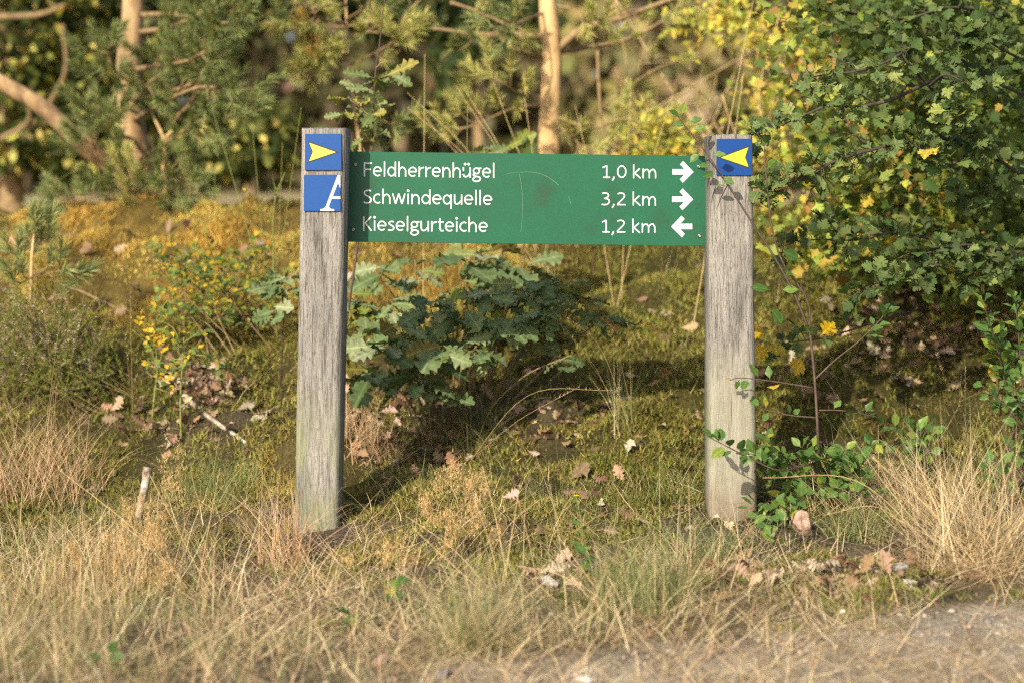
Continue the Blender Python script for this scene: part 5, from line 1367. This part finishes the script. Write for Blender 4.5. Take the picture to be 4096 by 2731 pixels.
# gravel of the path
def gravel():
    n = 4200; x, y = sample(n * 3, -1.9, -.3, lambda x, y: .15 + .85 * path_mask(x, y), 1.9); n = len(x)
    bm = bmesh.new(); bmesh.ops.create_icosphere(bm, subdivisions=1, radius=1); tv = np.array([tuple(v.co) for v in bm.verts]); tf = np.array([[v.index for v in f.verts] for f in bm.faces]); bm.free()
    s = .0018 + .0075 * U(0, 1, n) ** 5; v = tv[None] * (s[:, None, None] * np.stack([U(.7, 1.4, n), U(.7, 1.3, n), U(.5, .9, n)], -1)[:, None, :]) * U(.8, 1.2, (n, len(tv), 1)) + np.stack([x, y, G(x, y) + s * .3], -1)[:, None, :]
    mb = MB(); mb.add(v.reshape(-1, 3), None, (np.arange(n)[:, None, None] * len(tv) + tf[None]).reshape(-1, 3), np.repeat(pick([(.34, .30, .25), (.42, .38, .32), (.27, .24, .2), (.36, .29, .23), (.2, .18, .16)], n), len(tv), 0))
    o = build(mb, 'gravel', M_LITTER); o['kind'] = 'stuff'
gravel()

def stick(name, label, pts, r0, r1, mat, jit=.12, forks=()):
    q = bez(pts, 16); mb = MB(); mb.tube(q, [r0 + (r1 - r0) * i / 16 for i in range(17)], 8, jit=jit)
    for u, d in forks:
        p = q[int(u * 16)]; mb.tube(bez([p, p + d * .5, p + d], 4), [r1 * .8, r1 * .4], 5)
    o = build(mb, name, mat, None, pts[0], smooth=True); return tag(o, label, 'stick')
def gp_(px, py, off=.006):
    v = ground_at(px, py); v.z += off; return v
g0 = gp_(545, 2090, -.02)
stick('broken_stub', 'upright lichen covered stub with a pale broken top left of the left post', [g0, P(560, 2030, g0.y), P(578, 1950, g0.y), P(592, 1868, g0.y)], .0105, .0125, M_LICHEN, .12)
stick('fallen_branch', 'fallen bare branch lying on the moss between rose and left post', [gp_(735, 1590), gp_(790, 1640), gp_(850, 1690), gp_(920, 1735), gp_(985, 1790)], .009, .006, M_LICHEN, .12)
stick('fallen_twig', 'thin twig resting on the slope under the rose bush', [gp_(290, 1165), gp_(400, 1210), gp_(520, 1265), gp_(620, 1305)], .004, .003, M_TWIG)
stick('fallen_twig', 'pale dead stem on the moss below the oak shrub right end', [gp_(2470, 1605), gp_(2530, 1600), gp_(2600, 1612)], .008, .004, M_LICHEN)
stick('fallen_twig', 'curled grey twig on bare soil left of the left post', [gp_(940, 2270), gp_(970, 2290), gp_(1000, 2320)], .003, .002, M_LICHEN)
stick('fallen_twig', 'dark twig on the moss beside the lichen stub', [gp_(430, 1945), gp_(480, 1940), gp_(535, 1925)], .003, .002, M_DARKTWIG)

dry = leaf_meshes('dry_oak_leaf', R_OAK, M_DRYLEAF, 8, 1.1, (-.3, .5), (-.4, .6), .5)
def fallen(label, px, py, size, ang=None, up=.35):
    g = ground_at(px, py); a = random.uniform(0, 6.28) if ang is None else ang; size *= .72
    o = bpy.data.objects.new('fallen_leaf', random.choice(dry)); COL.objects.link(o)
    R = frame(np.array([math.cos(a), math.sin(a), random.uniform(-.1, up)]), np.array([random.gauss(0, .35), -.4 + random.gauss(0, .3), .8]))
    o.matrix_basis = Matrix([[R[r, c] * size for c in range(3)] + [(g.x, g.y, g.z + .012)[r]] for r in range(3)] + [[0, 0, 0, 1]])
    tag(o, label, 'leaf', 'fallen oak leaves')
for a in (('big curled tan leaf with an upright tip on the moss right of centre', 2280, 1940, .10, .6, 1.0), ('grey curled leaf below the oak shrub, left of two', 1720, 1900, .09), ('broad pale leaf on the green moss below the oak shrub', 1810, 1870, .12), ('ragged brown leaf below the yellow hawkweed plant', 2140, 2160, .10),
          ('upright dry leaf on the moss at mid right', 2510, 1825, .07, 1.2, 1.0), ('brown curled leaf at the path edge under the right post', 2900, 2240, .10), ('large folded tan leaf at the path edge, lowest of its heap', 2990, 2330, .11), ('pale leaf left end of the path edge heap', 2800, 2240, .10),
          ('greyish leaf lying right of the path edge heap', 3260, 2300, .10), ('orange leaf scrap beside the bare soil left of the right post', 2420, 2035, .05), ('white edged curled leaf by the bare soil at the right post', 2620, 2110, .07), ('holed dry leaf in the tangle right of the pink stone', 3660, 2030, .09),
          ('torn leaf propped against straw left of the right post', 2385, 2140, .08), ('tan leaf beside the grey cobble in the foreground', 2290, 2300, .09), ('folded leaf before the grey cobble', 2160, 2310, .08), ('brown leaf among dark grass at the left under the stub', 180, 2180, .10),
          ('curled leaf under the heather', 190, 1590, .10), ('pale leaf on the golden moss near the fallen branch tip', 1005, 1820, .05), ('brown leaf behind the lichen stub', 320, 1980, .10), ('large pale leaf in shade under the hawthorn', 3700, 1430, .12), ('brown leaf in shade beside the rusty seed stalks', 3860, 1550, .09), ('orange leaf on the moss right of the blackthorn stem', 3590, 1680, .05),
          ('grey leaf on the shaded moss right of the right post', 3140, 1800, .07), ('leaf heap top leaf on the moss left of the right post', 2390, 1640, .10), ('second leaf of the moss heap left of the right post', 2450, 1650, .09), ('lower leaf of the moss heap left of the right post', 2290, 1710, .08), ('leaf at the left edge of the right post on moss', 2790, 1580, .08)):
    fallen(*a)
def litter():
    rx, ry = [], []
    for cx, cy, sx, sy, n in ((760, 1490, 90, 45, 90), (800, 1570, 70, 35, 60), (700, 1760, 60, 30, 24), (1480, 1620, 90, 60, 60), (1500, 1760, 110, 60, 80), (1680, 1830, 120, 40, 40), (2350, 1670, 90, 40, 26), (3700, 1340, 250, 70, 150), (3900, 1250, 200, 80, 120), (3500, 1500, 300, 120, 60), (3100, 2330, 250, 40, 60), (3450, 2330, 180, 40, 60), (560, 1700, 90, 30, 30), (300, 1230, 200, 40, 26), (2700, 1300, 80, 80, 20), (2200, 2330, 80, 30, 16), (1000, 1100, 300, 80, 30), (2400, 1400, 500, 200, 70), (600, 1050, 500, 90, 60), (3300, 1550, 300, 150, 60), (2500, 1800, 300, 120, 40), (1900, 1950, 300, 60, 30), (2000, 1700, 250, 70, 60), (700, 1680, 200, 60, 40), (2900, 2100, 250, 60, 30)):
        for _ in range(int(n * .75)):
            g = ground_at(random.gauss(cx, sx), random.gauss(cy, sy)); rx.append(g.x); ry.append(g.y)
    x, y = np.array(rx), np.array(ry); n = len(x)
    d = rng.normal(0, 1, (n, 3)) * np.array([1, 1, .3]); nn = rng.normal(0, .75, (n, 3)) + np.array([0, -.3, .8])
    mb = MB(); half = n // 2
    pos = np.stack([x, y, G(x, y) + U(.002, .016, n)], -1); c = pick([(.30, .20, .12), (.40, .29, .19), (.50, .41, .31), (.22, .14, .085)], n, .2); s = U(.035, .07, n)
    for a, b_, fo, cu in ((0, half, .4, .3), (half, n, -.3, -.2)):
        leaf_mass(mb, template(R_OAK, fo, cu, 0, .4), pos[a:b_], d[a:b_], nn[a:b_], s[a:b_], c[a:b_])
    o = build(mb, 'leaf_litter', M_LITTER); o['kind'] = 'stuff'
litter()

# the small yellow-flowered weed and other green weeds in front
def weed(label, px, py, toppx, toppy, y, flower=True, nl=9, size=.045):
    b0 = ground_at(px, py); t = thing('weed', label, 'weed', b0); top = P(toppx, toppy, b0.y); rec = []
    q = bez([b0, b0.lerp(top, .5) + Vector((.006, 0, 0)), top], 8); mb = MB(); mb.tube(q, [.0018, .0009], 5); build(mb, 'stem', M_GREENSTEM, t, smooth=True)
    for k in range(nl):
        p = q[int(k / nl * 8)]; a = random.uniform(0, 6.28); rec.append((p, Vector((math.cos(a), math.sin(a) * .7, random.uniform(.1, .9))), Vector((0, -.4, .8)) + rv(.3), size * random.uniform(.6, 1.2)))
    put_leaves(t, leaf_meshes('weed_leaf', R_HAW, M_BLK, 4, .7), rec, BLK_T, lambda n: pick([(.1, .18, .05)], n), M_LEAF)
    if flower:
        mb = MB(); v, f = template(R_ROUND, .2, 0)
        leaf_mass(mb, (v, f), [tuple(top)] * 9, np.stack([np.cos(np.arange(9) * .7), np.sin(np.arange(9) * .7), np.full(9, .5)], -1), np.tile([0, -.3, 1], (9, 1)), np.full(9, .008), pick([(.75, .55, .02)], 9, .05))
        build(mb, 'flower', M_LITTER, t)
weed('hawkweed with one yellow flower head in the middle foreground', 2330, 2210, 2305, 1985, -.3, True, 12, .03)
weed('small green weed with toothed leaves below the hawkweed', 2350, 2330, 2345, 2200, -.5, False, 8, .045)
weed('round leaved green weed blurred in the front left of middle', 1430, 2520, 1420, 2460, -.9, False, 5, .05)
weed('small green weed at the bottom left', 415, 2680, 420, 2610, -1.2, False, 7, .05)
weed('green weed with upright leaves left of the tan panicles in the middle', 1560, 2420, 1580, 2330, -.7, False, 8, .05)
